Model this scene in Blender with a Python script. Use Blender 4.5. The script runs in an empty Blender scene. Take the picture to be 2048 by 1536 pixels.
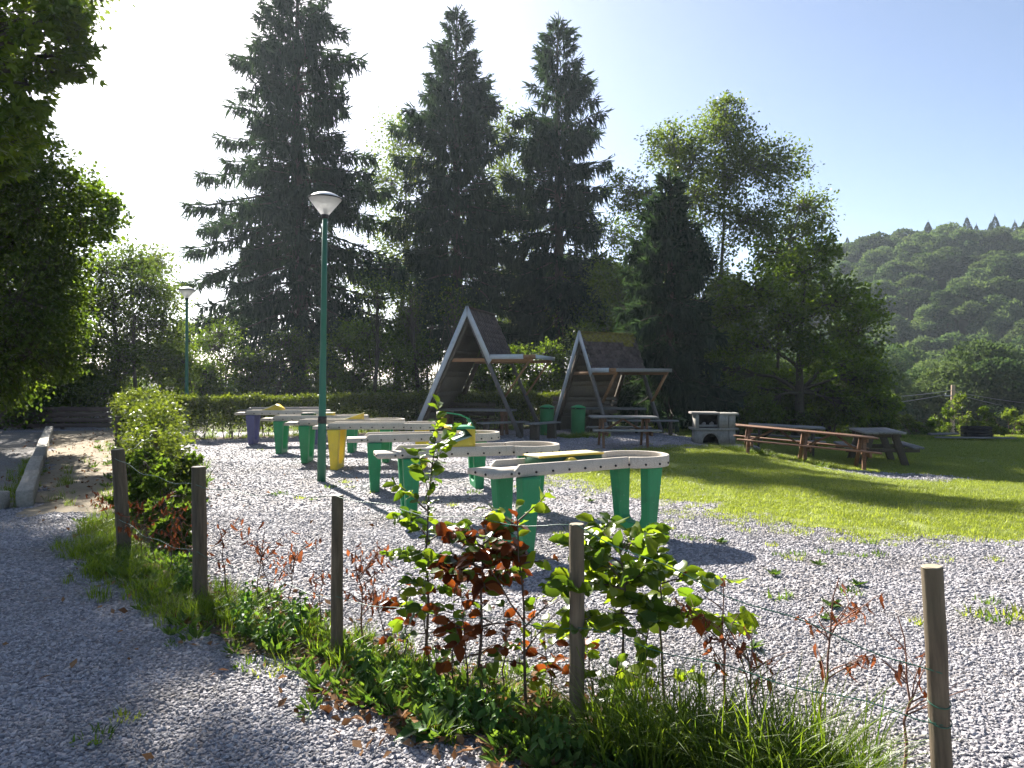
import bpy, bmesh, math, random
import numpy as np
from mathutils import Vector, Matrix

rng = np.random.default_rng(11)
random.seed(11)
SC = bpy.context.scene
COL = SC.collection
R = math.radians

# ------------------------------------------------------------------ camera, sky, sun, exposure
CAM_H = 1.7
cam_d = bpy.data.cameras.new('camera')
cam_d.lens = 26.37
cam_d.sensor_width = 36.0
cam_d.clip_start = 0.05
cam_d.clip_end = 3000
cam = bpy.data.objects.new('camera', cam_d)
COL.objects.link(cam)
cam.location = (0, 0, CAM_H)
cam.rotation_euler = (R(89.5), 0, 0)
SC.camera = cam

SUN_AZ, SUN_EL = 28.0, 34.0          # degrees left of the view axis, above the horizon
W = bpy.data.worlds.new('World'); SC.world = W; W.use_nodes = True
wt = W.node_tree; wt.nodes.clear()
sky = wt.nodes.new('ShaderNodeTexSky'); sky.sky_type = 'NISHITA'
sky.sun_disc = False
sky.sun_elevation = R(SUN_EL); sky.sun_rotation = R(-SUN_AZ)
sky.air_density = 0.72; sky.dust_density = 1.15; sky.ozone_density = 1.0; sky.altitude = 200
bg = wt.nodes.new('ShaderNodeBackground'); bg.inputs[1].default_value = 0.05
wo = wt.nodes.new('ShaderNodeOutputWorld')
wt.links.new(sky.outputs[0], bg.inputs[0]); wt.links.new(bg.outputs[0], wo.inputs[0])

sun_d = bpy.data.lights.new('sun', 'SUN'); sun_d.energy = 5.0; sun_d.angle = R(0.53)
sun_d.color = (1.0, 0.95, 0.87)
sun = bpy.data.objects.new('sun', sun_d); COL.objects.link(sun)
sd = Vector((-math.sin(R(SUN_AZ))*math.cos(R(SUN_EL)), math.cos(R(SUN_AZ))*math.cos(R(SUN_EL)), math.sin(R(SUN_EL))))
sun.rotation_euler = sd.to_track_quat('Z', 'Y').to_euler()
sun.location = sd*60

SC.view_settings.view_transform = 'Standard'
SC.view_settings.look = 'None'
SC.view_settings.gamma = 1.0
SC.view_settings.use_curve_mapping = False
SC.view_settings.exposure = 2.0
SC.render.engine = 'CYCLES'
cy = SC.cycles
cy.max_bounces = 7; cy.diffuse_bounces = 5; cy.glossy_bounces = 2; cy.transmission_bounces = 4
cy.transparent_max_bounces = 6; cy.volume_bounces = 0
cy.caustics_reflective = False; cy.caustics_refractive = False
cy.use_adaptive_sampling = True; cy.adaptive_threshold = 0.02
cy.use_denoising = True
try:
    cy.denoiser = 'OPENIMAGEDENOISE'; cy.denoising_prefilter = 'ACCURATE'
except Exception:
    pass
cy.sample_clamp_indirect = 4.0

# ------------------------------------------------------------------ helpers
def tag(o, label=None, cat=None, group=None, kind=None):
    if label: o['label'] = label
    if cat: o['category'] = cat
    if group: o['group'] = group
    if kind: o['kind'] = kind
    return o

def empty(name, loc=(0, 0, 0), rz=0.0, rot=None, label=None, cat=None, group=None):
    o = bpy.data.objects.new(name, None); COL.objects.link(o)
    o.empty_display_size = 0.1
    o.location = loc; o.rotation_euler = rot if rot else (0, 0, rz)
    return tag(o, label, cat, group)

def link(name, me, parent=None, loc=None, rot=None, scale=None):
    o = bpy.data.objects.new(name, me); COL.objects.link(o)
    if parent: o.parent = parent
    if loc is not None: o.location = loc
    if rot is not None: o.rotation_euler = rot
    if scale is not None: o.scale = scale
    return o

def copy_tree(o, parent=None):
    c = o.copy(); COL.objects.link(c); c.parent = parent
    for ch in o.children: copy_tree(ch, c)
    return c

class MB:
    """collects vertices and faces (numpy chunks) and links them as one mesh"""
    def __init__(s): s.V = []; s.F = []; s.A = []; s.n = 0
    def add(s, v, f, a=None):
        v = np.asarray(v, float).reshape(-1, 3); f = np.asarray(f, np.int64)
        if len(f) == 0: return s
        s.V.append(v); s.F.append(f + s.n); s.n += len(v)
        s.A.append(np.full(len(f), 0.5) if a is None else np.broadcast_to(np.asarray(a, float), (len(f),)))
        return s
    def box(s, c, size, rot=None, taper=1.0):
        x, y, z = np.array(size)/2.0
        v = np.array([[-x,-y,-z],[x,-y,-z],[x,y,-z],[-x,y,-z],[-x*taper,-y*taper,z],[x*taper,-y*taper,z],[x*taper,y*taper,z],[-x*taper,y*taper,z]])
        if rot is not None: v = v @ np.array(rot.to_3x3()).T
        return s.add(v + np.array(c), [[0,3,2,1],[4,5,6,7],[0,1,5,4],[1,2,6,5],[2,3,7,6],[3,0,4,7]])
    def bar(s, p0, p1, w, h, up=(0, 0, 1)):
        p0 = Vector(p0); p1 = Vector(p1); d = p1-p0; L = d.length; d.normalize()
        u = Vector(up); sx = d.cross(u)
        if sx.length < 1e-4: sx = d.cross(Vector((0, 1, 0)))
        sx.normalize(); u = sx.cross(d)
        m = Matrix((sx, d, u)).transposed()
        return s.box((p0+p1)/2, (w, L, h), rot=m)
    def tube(s, pts, rad, k=8, cap=True, a=None):
        P = np.asarray(pts, float); n = len(P); rad = np.broadcast_to(np.asarray(rad, float), (n,))
        T = np.gradient(P, axis=0); T /= np.linalg.norm(T, axis=1)[:, None]+1e-9
        ref = np.array([0, 0, 1.0]) if abs(T[0, 2]) < 0.9 else np.array([1.0, 0, 0])
        vs = []
        for i in range(n):
            u = np.cross(ref, T[i]); u /= np.linalg.norm(u)+1e-9; w = np.cross(T[i], u)
            ref = np.cross(u, T[i])*-1 if False else ref
            an = np.arange(k)*2*math.pi/k
            vs.append(P[i] + rad[i]*(np.cos(an)[:, None]*u + np.sin(an)[:, None]*w))
        f = []
        for i in range(n-1):
            b = i*k
            for j in range(k):
                f.append([b+j, b+(j+1) % k, b+k+(j+1) % k, b+k+j])
        s.add(np.concatenate(vs), f, a)
        if cap:
            for b, i, flip in ((0, 0, True), ((n-1)*k, n-1, False)):
                ring = vs[i]; c = ring.mean(0)
                v = np.vstack([ring, c]); q = [[j, (j+1) % k, k] if not flip else [(j+1) % k, j, k] for j in range(k)]
                s.add(v, np.array(q), a)
        return s
    def segs(s, P0, P1, r0, r1, k=3, a=None):
        """many straight tapered prisms at once"""
        P0 = np.asarray(P0, float); P1 = np.asarray(P1, float); n = len(P0)
        if n == 0: return s
        r0 = np.broadcast_to(np.asarray(r0, float), (n,)); r1 = np.broadcast_to(np.asarray(r1, float), (n,))
        d = P1-P0; d /= np.linalg.norm(d, axis=1)[:, None]+1e-9
        ref = np.where(np.abs(d[:, 2:3]) < 0.9, np.array([[0, 0, 1.0]]), np.array([[1.0, 0, 0]]))
        u = np.cross(ref, d); u /= np.linalg.norm(u, axis=1)[:, None]+1e-9; w = np.cross(d, u)
        an = np.arange(k)*2*math.pi/k
        ring = np.cos(an)[None, :, None]*u[:, None, :] + np.sin(an)[None, :, None]*w[:, None, :]
        v = np.concatenate([P0[:, None]+ring*r0[:, None, None], P1[:, None]+ring*r1[:, None, None]], 1)
        j = np.arange(k); f1 = np.stack([j, (j+1) % k, (j+1) % k+k, j+k], 1)
        f = (f1[None] + (np.arange(n)*2*k)[:, None, None]).reshape(-1, 4)
        return s.add(v.reshape(-1, 3), f, None if a is None else np.repeat(a, k))
    def leaves(s, C, D, N, L, Wd, fold=0.25, a=None, mid=0.42):
        """folded diamond leaves: base C, along D, facing N"""
        C = np.asarray(C, float); n = len(C)
        if n == 0: return s
        D = D/(np.linalg.norm(D, axis=1)[:, None]+1e-9)
        S = np.cross(N, D); S /= np.linalg.norm(S, axis=1)[:, None]+1e-9
        U = np.cross(D, S)
        L = np.broadcast_to(np.asarray(L, float), (n,))[:, None]; Wd = np.broadcast_to(np.asarray(Wd, float), (n,))[:, None]
        m = C + D*L*mid
        v = np.stack([C, m+S*Wd/2+U*Wd*fold, C+D*L, m-S*Wd/2+U*Wd*fold], 1).reshape(-1, 3)
        b = np.arange(n)*4
        f = np.concatenate([np.stack([b, b+2, b+1], 1), np.stack([b, b+3, b+2], 1)])
        if a is None: a = rng.random(n)
        return s.add(v, f, np.concatenate([a, a]))
    def prism(s, poly, y0, y1, axis='y', a=None):
        """polygon in the x-z plane pushed along y"""
        p = np.asarray(poly, float); n = len(p)
        lo = np.stack([p[:, 0], np.full(n, y0), p[:, 1]], 1); hi = lo.copy(); hi[:, 1] = y1
        v = np.vstack([lo, hi])
        f = [[j, (j+1) % n, n+(j+1) % n, n+j] for j in range(n)]
        s.add(v, f, a)
        s.polys = getattr(s, 'polys', []) + [(list(range(s.n-2*n, s.n-n)), list(range(s.n-1, s.n-n-1, -1)))]
        return s
    def lathe(s, prof, k=16, c=(0, 0, 0), a=None):
        p = np.asarray(prof, float); n = len(p); an = np.arange(k)*2*math.pi/k
        v = np.stack([p[:, 0:1]*np.cos(an), p[:, 0:1]*np.sin(an), np.repeat(p[:, 1:2], k, 1)], 2).reshape(-1, 3)+np.array(c)
        f = [[i*k+j, i*k+(j+1) % k, (i+1)*k+(j+1) % k, (i+1)*k+j] for i in range(n-1) for j in range(k)]
        return s.add(v, f, a)
    def mesh(s, name, mat, smooth=False, attr=False):
        me = bpy.data.meshes.new(name)
        V = np.concatenate(s.V); nl = []; st = []; tot = 0
        for f in s.F:
            k = f.shape[1]; nl.append(f.reshape(-1)); st.append(tot+np.arange(len(f))*k); tot += f.size
        A = np.concatenate(s.A)
        for lo, hi in getattr(s, 'polys', []):
            for q in (lo, hi):
                nl.append(np.array(q)); st.append(np.array([tot])); tot += len(q); A = np.append(A, 0.5)
        LV = np.concatenate(nl); ST = np.concatenate(st)
        me.vertices.add(len(V)); me.vertices.foreach_set('co', V.astype(np.float32).reshape(-1))
        me.loops.add(len(LV)); me.loops.foreach_set('vertex_index', LV.astype(np.int32))
        me.polygons.add(len(ST)); me.polygons.foreach_set('loop_start', ST.astype(np.int32))
        if smooth: me.polygons.foreach_set('use_smooth', np.ones(len(ST), bool))
        me.update(calc_edges=True)
        if attr:
            at = me.attributes.new('lv', 'FLOAT', 'FACE'); at.data.foreach_set('value', A.astype(np.float32))
        if mat: me.materials.append(mat)
        me.validate()
        return me
    def build(s, name, mat, parent=None, smooth=False, attr=False, loc=None, rot=None, bevel=0.0, seg=1):
        me = s.mesh(name, mat, smooth, attr)
        if not attr or bevel: fix_normals(me)
        o = link(name, me, parent, loc, rot)
        if bevel:
            m = o.modifiers.new('bevel', 'BEVEL'); m.width = bevel; m.segments = seg; m.limit_method = 'ANGLE'; m.angle_limit = R(35)
        return o

def fix_normals(me):
    b = bmesh.new(); b.from_mesh(me); bmesh.ops.recalc_face_normals(b, faces=b.faces); b.to_mesh(me); b.free()

def sm(a, b, x):
    t = np.clip((np.asarray(x, float)-a)/(b-a), 0, 1); return t*t*(3-2*t)

_gr = np.random.default_rng(5).random((64, 64))
def vnoise(x, y, s=1.0):
    x = np.asarray(x, float)*s; y = np.asarray(y, float)*s
    xi = np.floor(x).astype(int); yi = np.floor(y).astype(int); fx = x-xi; fy = y-yi
    fx = fx*fx*(3-2*fx); fy = fy*fy*(3-2*fy)
    g = lambda i, j: _gr[i % 64, j % 64]
    return (g(xi, yi)*(1-fx)+g(xi+1, yi)*fx)*(1-fy)+(g(xi, yi+1)*(1-fx)+g(xi+1, yi+1)*fx)*fy

def terrain(x, y):
    x = np.asarray(x, float); y = np.asarray(y, float)
    z = -0.45*sm(4.2, 8.5, x)*sm(9, 16, y)
    z = z - 6.2*sm(27, 46, y)*sm(9, 17, x) - 1.5*sm(34, 70, y)*(1-sm(9, 17, x))
    hill = 39*sm(16, 100, x - 0.08*(y-200))*sm(78, 200, y)
    z = z + hill + (vnoise(x, y, 0.03)-0.5)*5*sm(70, 140, y)
    z = z + (vnoise(x, y, 0.7)-0.5)*0.035*sm(1, 3, y)
    return z
def tz(x, y): return float(terrain(x, y))

# ------------------------------------------------------------------ materials
def nodes(name):
    m = bpy.data.materials.new(name); m.use_nodes = True
    t = m.node_tree; t.nodes.clear()
    o = t.nodes.new('ShaderNodeOutputMaterial')
    return m, t, o
def N(t, kind, **kw):
    n = t.nodes.new('ShaderNode'+kind)
    for k, v in kw.items(): setattr(n, k, v)
    return n
def ramp(t, stops, fac):
    r = N(t, 'ValToRGB'); e = r.color_ramp.elements
    while len(e) < len(stops): e.new(0.5)
    for el, (p, c) in zip(e, stops): el.position = p; el.color = (*c, 1)
    t.links.new(fac, r.inputs[0]); return r.outputs[0]
def noise(t, scale, detail=4, rough=0.6, vec=None, stretch=None, coord='Object'):
    n = N(t, 'TexNoise'); n.inputs['Scale'].default_value = scale; n.inputs['Detail'].default_value = detail; n.inputs['Roughness'].default_value = rough
    if vec is None:
        tc = N(t, 'TexCoord'); vec = tc.outputs[coord]
    if stretch:
        mp = N(t, 'Mapping'); mp.inputs['Scale'].default_value = stretch; t.links.new(vec, mp.inputs[0]); vec = mp.outputs[0]
    t.links.new(vec, n.inputs['Vector']); return n
def mixc(t, fac, a, b, mode='MIX'):
    m = N(t, 'Mix', data_type='RGBA', blend_type=mode)
    if isinstance(fac, (int, float)): m.inputs[0].default_value = fac
    else: t.links.new(fac, m.inputs[0])
    for i, c in ((6, a), (7, b)):
        if isinstance(c, tuple): m.inputs[i].default_value = (*c, 1)
        else: t.links.new(c, m.inputs[i])
    return m.outputs[2]
def bump(t, h, strength=0.3, dist=0.01):
    b = N(t, 'Bump'); b.inputs['Strength'].default_value = strength; b.inputs['Distance'].default_value = dist
    t.links.new(h, b.inputs['Height']); return b.outputs[0]
def princ(t, o, col, rough=0.7, nrm=None, spec=0.3, metal=0.0):
    p = N(t, 'BsdfPrincipled')
    if isinstance(col, tuple): p.inputs['Base Color'].default_value = (*col, 1)
    else: t.links.new(col, p.inputs['Base Color'])
    if isinstance(rough, (int, float)): p.inputs['Roughness'].default_value = rough
    else: t.links.new(rough, p.inputs['Roughness'])
    p.inputs['Specular IOR Level'].default_value = spec; p.inputs['Metallic'].default_value = metal
    if nrm is not None: t.links.new(nrm, p.inputs['Normal'])
    t.links.new(p.outputs[0], o.inputs[0]); return p

def leaf_mat(name, c_dark, c_light, trans=0.45, tcol=None, gloss=0.12, rough=0.45, obj_random=False, obj_var=0.0):
    m, t, o = nodes(name)
    if obj_random:
        src = N(t, 'ObjectInfo').outputs['Random']
    else:
        src = N(t, 'Attribute', attribute_name='lv').outputs['Fac']
    col = ramp(t, [(0.0, c_dark), (1.0, c_light)], src)
    if obj_var:
        hs = N(t, 'HueSaturation'); mr = N(t, 'MapRange'); mr.inputs[3].default_value = 1-obj_var; mr.inputs[4].default_value = 1+obj_var
        t.links.new(N(t, 'ObjectInfo').outputs['Random'], mr.inputs[0]); t.links.new(mr.outputs[0], hs.inputs['Value']); t.links.new(col, hs.inputs['Color']); col = hs.outputs[0]
    tc = mixc(t, 1.0, col, tcol or (2.1, 2.15, 0.6), 'MULTIPLY')
    d = N(t, 'BsdfDiffuse'); t.links.new(col, d.inputs[0])
    tr = N(t, 'BsdfTranslucent'); t.links.new(tc, tr.inputs[0])
    mx = N(t, 'MixShader'); mx.inputs[0].default_value = trans
    t.links.new(d.outputs[0], mx.inputs[1]); t.links.new(tr.outputs[0], mx.inputs[2])
    g = N(t, 'BsdfGlossy'); g.inputs['Roughness'].default_value = rough; g.inputs[0].default_value = (1, 1, 1, 1)
    m2 = N(t, 'MixShader'); lw = N(t, 'LayerWeight'); lw.inputs[0].default_value = gloss
    mul = N(t, 'Math', operation='MULTIPLY'); t.links.new(lw.outputs['Fresnel'], mul.inputs[0]); mul.inputs[1].default_value = 0.09
    t.links.new(mul.outputs[0], m2.inputs[0]); t.links.new(mx.outputs[0], m2.inputs[1]); t.links.new(g.outputs[0], m2.inputs[2])
    t.links.new(m2.outputs[0], o.inputs[0])
    return m

def wood_mat(name, c1, c2, c3=None, scale=6, stretch=(1, 1, 12), rough=0.75, bs=0.35):
    m, t, o = nodes(name)
    n = noise(t, scale*4, 6, 0.65, stretch=stretch)
    oi = N(t, 'ObjectInfo')
    col = ramp(t, [(0.3, c1), (0.7, c2)], n.outputs[0])
    n2 = noise(t, 2.3, 4, 0.7)
    col = mixc(t, ramp(t, [(0.45, (0, 0, 0)), (0.7, (0.8, 0.8, 0.8))], n2.outputs[0]), col, c3 or c1)
    hs = N(t, 'HueSaturation'); ml = N(t, 'MapRange'); ml.inputs[3].default_value = 0.75; ml.inputs[4].default_value = 1.25
    t.links.new(oi.outputs['Random'], ml.inputs[0]); t.links.new(ml.outputs[0], hs.inputs['Value']); t.links.new(col, hs.inputs['Color'])
    princ(t, o, hs.outputs[0], rough, bump(t, n.outputs[0], bs, 0.004))
    return m

def paint_mat(name, c, dirt=(0.05, 0.05, 0.045), rough=0.55, amt=0.5, chip=None, low_dirt=False):
    m, t, o = nodes(name)
    n = noise(t, 5, 6, 0.7); n2 = noise(t, 60, 3, 0.6)
    col = mixc(t, ramp(t, [(0.5, (0, 0, 0)), (0.78, (amt, amt, amt))], n.outputs[0]), c, dirt)
    col = mixc(t, 0.25, col, mixc(t, n2.outputs[0], tuple(x*0.75 for x in c), tuple(min(1, x*1.25) for x in c)))
    n5 = noise(t, 5, 4, 0.7, stretch=(9, 9, 0.7))
    col = mixc(t, ramp(t, [(0.52, (0, 0, 0)), (0.78, (amt*0.9, amt*0.9, amt*0.9))], n5.outputs[0]), col, tuple(x*0.6+y*0.4 for x, y in zip(dirt, c)))
    if chip:
        n3 = noise(t, 22, 5, 0.75)
        col = mixc(t, ramp(t, [(0.64, (0, 0, 0)), (0.67, (1, 1, 1))], n3.outputs[0]), col, chip)
    princ(t, o, col, rough, bump(t, n2.outputs[0], 0.25, 0.003))
    return m

def concrete_mat(name, c1, c2, spot, rough=0.85):
    m, t, o = nodes(name)
    n = noise(t, 90, 4, 0.7); n2 = noise(t, 3.2, 6, 0.7); n3 = noise(t, 300, 2, 0.5)
    col = ramp(t, [(0.35, c1), (0.68, c2)], n.outputs[0])
    col = mixc(t, ramp(t, [(0.48, (0, 0, 0)), (0.75, (0.85, 0.85, 0.85))], n2.outputs[0]), col, spot)
    n4 = noise(t, 7, 5, 0.7, stretch=(6, 6, 0.8))
    col = mixc(t, ramp(t, [(0.55, (0, 0, 0)), (0.8, (0.6, 0.6, 0.6))], n4.outputs[0]), col, tuple(x*0.35 for x in spot))
    princ(t, o, col, rough, bump(t, n3.outputs[0], 0.3, 0.003), spec=0.2)
    return m

M = {}
M['concrete_top'] = concrete_mat('concrete_top', (0.38, 0.33, 0.27), (0.60, 0.545, 0.455), (0.38, 0.34, 0.28))
M['concrete_worn'] = concrete_mat('concrete_worn', (0.20, 0.18, 0.16), (0.34, 0.31, 0.28), (0.22, 0.20, 0.18))
M['concrete_grill'] = concrete_mat('concrete_grill', (0.20, 0.19, 0.165), (0.38, 0.36, 0.315), (0.13, 0.12, 0.10))
M['leg_green'] = paint_mat('leg_green', (0.018, 0.215, 0.082), (0.02, 0.05, 0.03), 0.5, 0.55, chip=(0.10, 0.30, 0.17))
M['leg_yellow'] = paint_mat('leg_yellow', (0.68, 0.50, 0.045), (0.22, 0.17, 0.05), 0.5, 0.5)
M['leg_purple'] = paint_mat('leg_purple', (0.085, 0.085, 0.19), (0.05, 0.05, 0.08), 0.55, 0.5)
M['ob_green'] = paint_mat('ob_green', (0.03, 0.23, 0.10), (0.03, 0.07, 0.04), 0.5, 0.5)
M['ob_dark_green'] = paint_mat('ob_dark_green', (0.018, 0.075, 0.035), (0.02, 0.03, 0.02), 0.6, 0.5)
M['ob_yellow'] = paint_mat('ob_yellow', (0.66, 0.47, 0.05), (0.3, 0.22, 0.06), 0.5, 0.35)
M['ob_cream'] = paint_mat('ob_cream', (0.66, 0.62, 0.36), (0.4, 0.4, 0.25), 0.45, 0.35)
M['ob_mint'] = paint_mat('ob_mint', (0.50, 0.62, 0.50), (0.32, 0.42, 0.33), 0.45, 0.4)
M['ob_white'] = paint_mat('ob_white', (0.68, 0.68, 0.60), (0.3, 0.3, 0.25), 0.5, 0.4)
M['bolt'] = paint_mat('bolt', (0.025, 0.023, 0.022), (0.06, 0.035, 0.02), 0.5, 0.6)
M['lamp_green'] = paint_mat('lamp_green', (0.025, 0.13, 0.075), (0.04, 0.10, 0.06), 0.38, 0.5)
M['black'] = paint_mat('black', (0.014, 0.014, 0.014), (0.05, 0.05, 0.05), 0.5, 0.4)
M['bin_green'] = paint_mat('bin_green', (0.020, 0.15, 0.04), (0.02, 0.05, 0.02), 0.45, 0.5)
M['bin_lid'] = paint_mat('bin_lid', (0.04, 0.30, 0.11), (0.03, 0.09, 0.04), 0.45, 0.4)
M['metal_grey'] = paint_mat('metal_grey', (0.50, 0.53, 0.55), (0.16, 0.17, 0.18), 0.42, 0.5)
M['lamp_cap'] = paint_mat('lamp_cap', (0.62, 0.63, 0.64), (0.35, 0.35, 0.35), 0.4, 0.3)
M['post_wood'] = wood_mat('post_wood', (0.055, 0.040, 0.026), (0.165, 0.125, 0.080), (0.075, 0.072, 0.042), 9, (1, 1, 0.10), 0.85, 0.9)
M['post_end'] = wood_mat('post_end', (0.30, 0.24, 0.16), (0.45, 0.38, 0.27), (0.3, 0.24, 0.17), 12, (1, 1, 1))
M['wood_brown'] = wood_mat('wood_brown', (0.12, 0.055, 0.028), (0.24, 0.125, 0.068), (0.16, 0.08, 0.045), 10, (0.10, 1, 1))
M['wood_grey'] = wood_mat('wood_grey', (0.12, 0.115, 0.105), (0.27, 0.26, 0.245), (0.17, 0.16, 0.14), 10, (0.10, 1, 1))
M['wood_dark'] = wood_mat('wood_dark', (0.045, 0.032, 0.022), (0.11, 0.082, 0.058), (0.06, 0.055, 0.035), 10, (0.15, 1, 1))
M['wood_pole'] = wood_mat('wood_pole', (0.10, 0.09, 0.085), (0.20, 0.185, 0.175), (0.13, 0.115, 0.1), 10, (1, 1, 0.15))
M['wood_tan'] = wood_mat('wood_tan', (0.20, 0.105, 0.05), (0.36, 0.205, 0.105), (0.25, 0.14, 0.075), 10, (0.12, 1, 1))
M['wood_beam'] = wood_mat('wood_beam', (0.20, 0.18, 0.15), (0.38, 0.35, 0.30), (0.26, 0.23, 0.18), 9, (1, 0.10, 1))
M['wood_fence'] = wood_mat('wood_fence', (0.055, 0.04, 0.035), (0.12, 0.085, 0.07), (0.08, 0.06, 0.05), 9, (0.10, 1, 1))
M['wood_ply'] = wood_mat('wood_ply', (0.10, 0.08, 0.06), (0.20, 0.165, 0.12), (0.12, 0.10, 0.08), 14, (1, 0.4, 1))
M['utility_wood'] = wood_mat('utility_wood', (0.28, 0.20, 0.13), (0.44, 0.34, 0.24), (0.33, 0.25, 0.17), 6, (1, 1, 0.1))
M['bark'] = wood_mat('bark', (0.035, 0.027, 0.02), (0.10, 0.08, 0.06), (0.055, 0.055, 0.035), 7, (1, 1, 0.25), 0.9, 0.8)
M['bark_grey'] = wood_mat('bark_grey', (0.07, 0.065, 0.055), (0.16, 0.15, 0.13), (0.09, 0.1, 0.07), 7, (1, 1, 0.25), 0.9, 0.8)
M['twig'] = wood_mat('twig', (0.055, 0.035, 0.025), (0.13, 0.085, 0.06), None, 20, (1, 1, 0.3))
M['twig_red'] = wood_mat('twig_red', (0.13, 0.06, 0.04), (0.25, 0.13, 0.09), None, 20, (1, 1, 0.3))
M['soot'] = paint_mat('soot', (0.02, 0.018, 0.017), (0.07, 0.065, 0.06), 0.9, 0.6)
M['ash'] = concrete_mat('ash', (0.22, 0.21, 0.20), (0.42, 0.40, 0.38), (0.15, 0.14, 0.13))
M['wire'] = paint_mat('wire', (0.035, 0.11, 0.07), (0.03, 0.05, 0.04), 0.35, 0.4)
M['cable'] = paint_mat('cable', (0.30, 0.29, 0.28), (0.2, 0.2, 0.2), 0.4, 0.3)

# foliage
M['leaf_spruce'] = leaf_mat('leaf_spruce', (0.012, 0.026, 0.019), (0.042, 0.064, 0.044), 0.30, (1.5, 1.7, 0.7), 0.0)
M['leaf_maple'] = leaf_mat('leaf_maple', (0.034, 0.066, 0.015), (0.115, 0.160, 0.032), 0.56)
M['leaf_ash'] = leaf_mat('leaf_ash', (0.050, 0.080, 0.026), (0.115, 0.145, 0.048), 0.45)
M['leaf_hazel'] = leaf_mat('leaf_hazel', (0.032, 0.062, 0.016), (0.105, 0.145, 0.034), 0.48)
M['leaf_dark'] = leaf_mat('leaf_dark', (0.024, 0.046, 0.015), (0.080, 0.110, 0.030), 0.48)
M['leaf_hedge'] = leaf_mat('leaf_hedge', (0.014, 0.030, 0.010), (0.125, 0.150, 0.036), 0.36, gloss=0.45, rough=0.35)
M['leaf_hill'] = leaf_mat('leaf_hill', (0.030, 0.060, 0.032), (0.125, 0.160, 0.075), 0.32, (1.5, 1.6, 0.8), gloss=0.0, obj_var=0.4)
M['leaf_hill_conifer'] = leaf_mat('leaf_hill_conifer', (0.014, 0.030, 0.022), (0.036, 0.055, 0.038), 0.2, (1.3, 1.4, 0.8), gloss=0.0, obj_var=0.3)
M['leaf_beech'] = leaf_mat('leaf_beech', (0.065, 0.11, 0.016), (0.16, 0.20, 0.028), 0.6, gloss=0.12, rough=0.45, obj_random=True)
M['leaf_beech_dark'] = leaf_mat('leaf_beech_dark', (0.032, 0.065, 0.016), (0.095, 0.14, 0.024), 0.5, gloss=0.12, rough=0.45, obj_random=True)
M['leaf_copper'] = leaf_mat('leaf_copper', (0.065, 0.018, 0.008), (0.21, 0.065, 0.018), 0.42, (2.0, 1.5, 0.8), 0.12, 0.45, obj_random=True)
M['leaf_dead'] = leaf_mat('leaf_dead', (0.10, 0.032, 0.015), (0.22, 0.085, 0.040), 0.35, (1.7, 1.3, 0.9), 0.1, 0.6, obj_random=True)
M['leaf_nettle'] = leaf_mat('leaf_nettle', (0.04, 0.095, 0.028), (0.10, 0.17, 0.05), 0.4, gloss=0.08, obj_random=True)
M['grass'] = leaf_mat('grass', (0.045, 0.085, 0.015), (0.15, 0.20, 0.032), 0.45, gloss=0.1)
M['grass_lawn'] = leaf_mat('grass_lawn', (0.115, 0.15, 0.035), (0.27, 0.295, 0.095), 0.45, (1.9, 1.95, 0.6), 0.08)
M['weed'] = leaf_mat('weed', (0.040, 0.085, 0.022), (0.105, 0.155, 0.045), 0.38)
M['litter'] = leaf_mat('litter', (0.09, 0.042, 0.02), (0.30, 0.18, 0.10), 0.2, (1.5, 1.2, 0.8))

m, t, o = nodes('lamp_acrylic')
p = N(t, 'BsdfTransparent'); p.inputs[0].default_value = (0.9, 0.9, 0.9, 1)
tr = N(t, 'BsdfTranslucent'); tr.inputs[0].default_value = (0.97, 0.97, 0.97, 1)
mx = N(t, 'MixShader'); mx.inputs[0].default_value = 0.62
t.links.new(p.outputs[0], mx.inputs[1]); t.links.new(tr.outputs[0], mx.inputs[2]); t.links.new(mx.outputs[0], o.inputs[0])
M['lamp_acrylic'] = m

# shingles: brown granules, moss grows on the upper courses of the older roof
def shingle_mat(name, moss):
    m, t, o = nodes(name)
    n = noise(t, 120, 3, 0.7, coord='Object'); oi = N(t, 'ObjectInfo')
    col = ramp(t, [(0.3, (0.055, 0.038, 0.034)), (0.75, (0.135, 0.100, 0.090))], n.outputs[0])
    hs = N(t, 'HueSaturation'); ml = N(t, 'MapRange'); ml.inputs[3].default_value = 0.7; ml.inputs[4].default_value = 1.3
    t.links.new(oi.outputs['Random'], ml.inputs[0]); t.links.new(ml.outputs[0], hs.inputs['Value']); t.links.new(col, hs.inputs['Color'])
    col = hs.outputs[0]
    if moss:
        n2 = noise(t, 18, 5, 0.75)
        col = mixc(t, ramp(t, [(0.38, (0, 0, 0)), (0.55, (1, 1, 1))], n2.outputs[0]), col, (0.20, 0.17, 0.022))
    princ(t, o, col, 0.9, bump(t, n.outputs[0], 0.5, 0.004))
    return m
M['shingle'] = shingle_mat('shingle', False)
M['shingle_moss'] = shingle_mat('shingle_moss', True)

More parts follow.
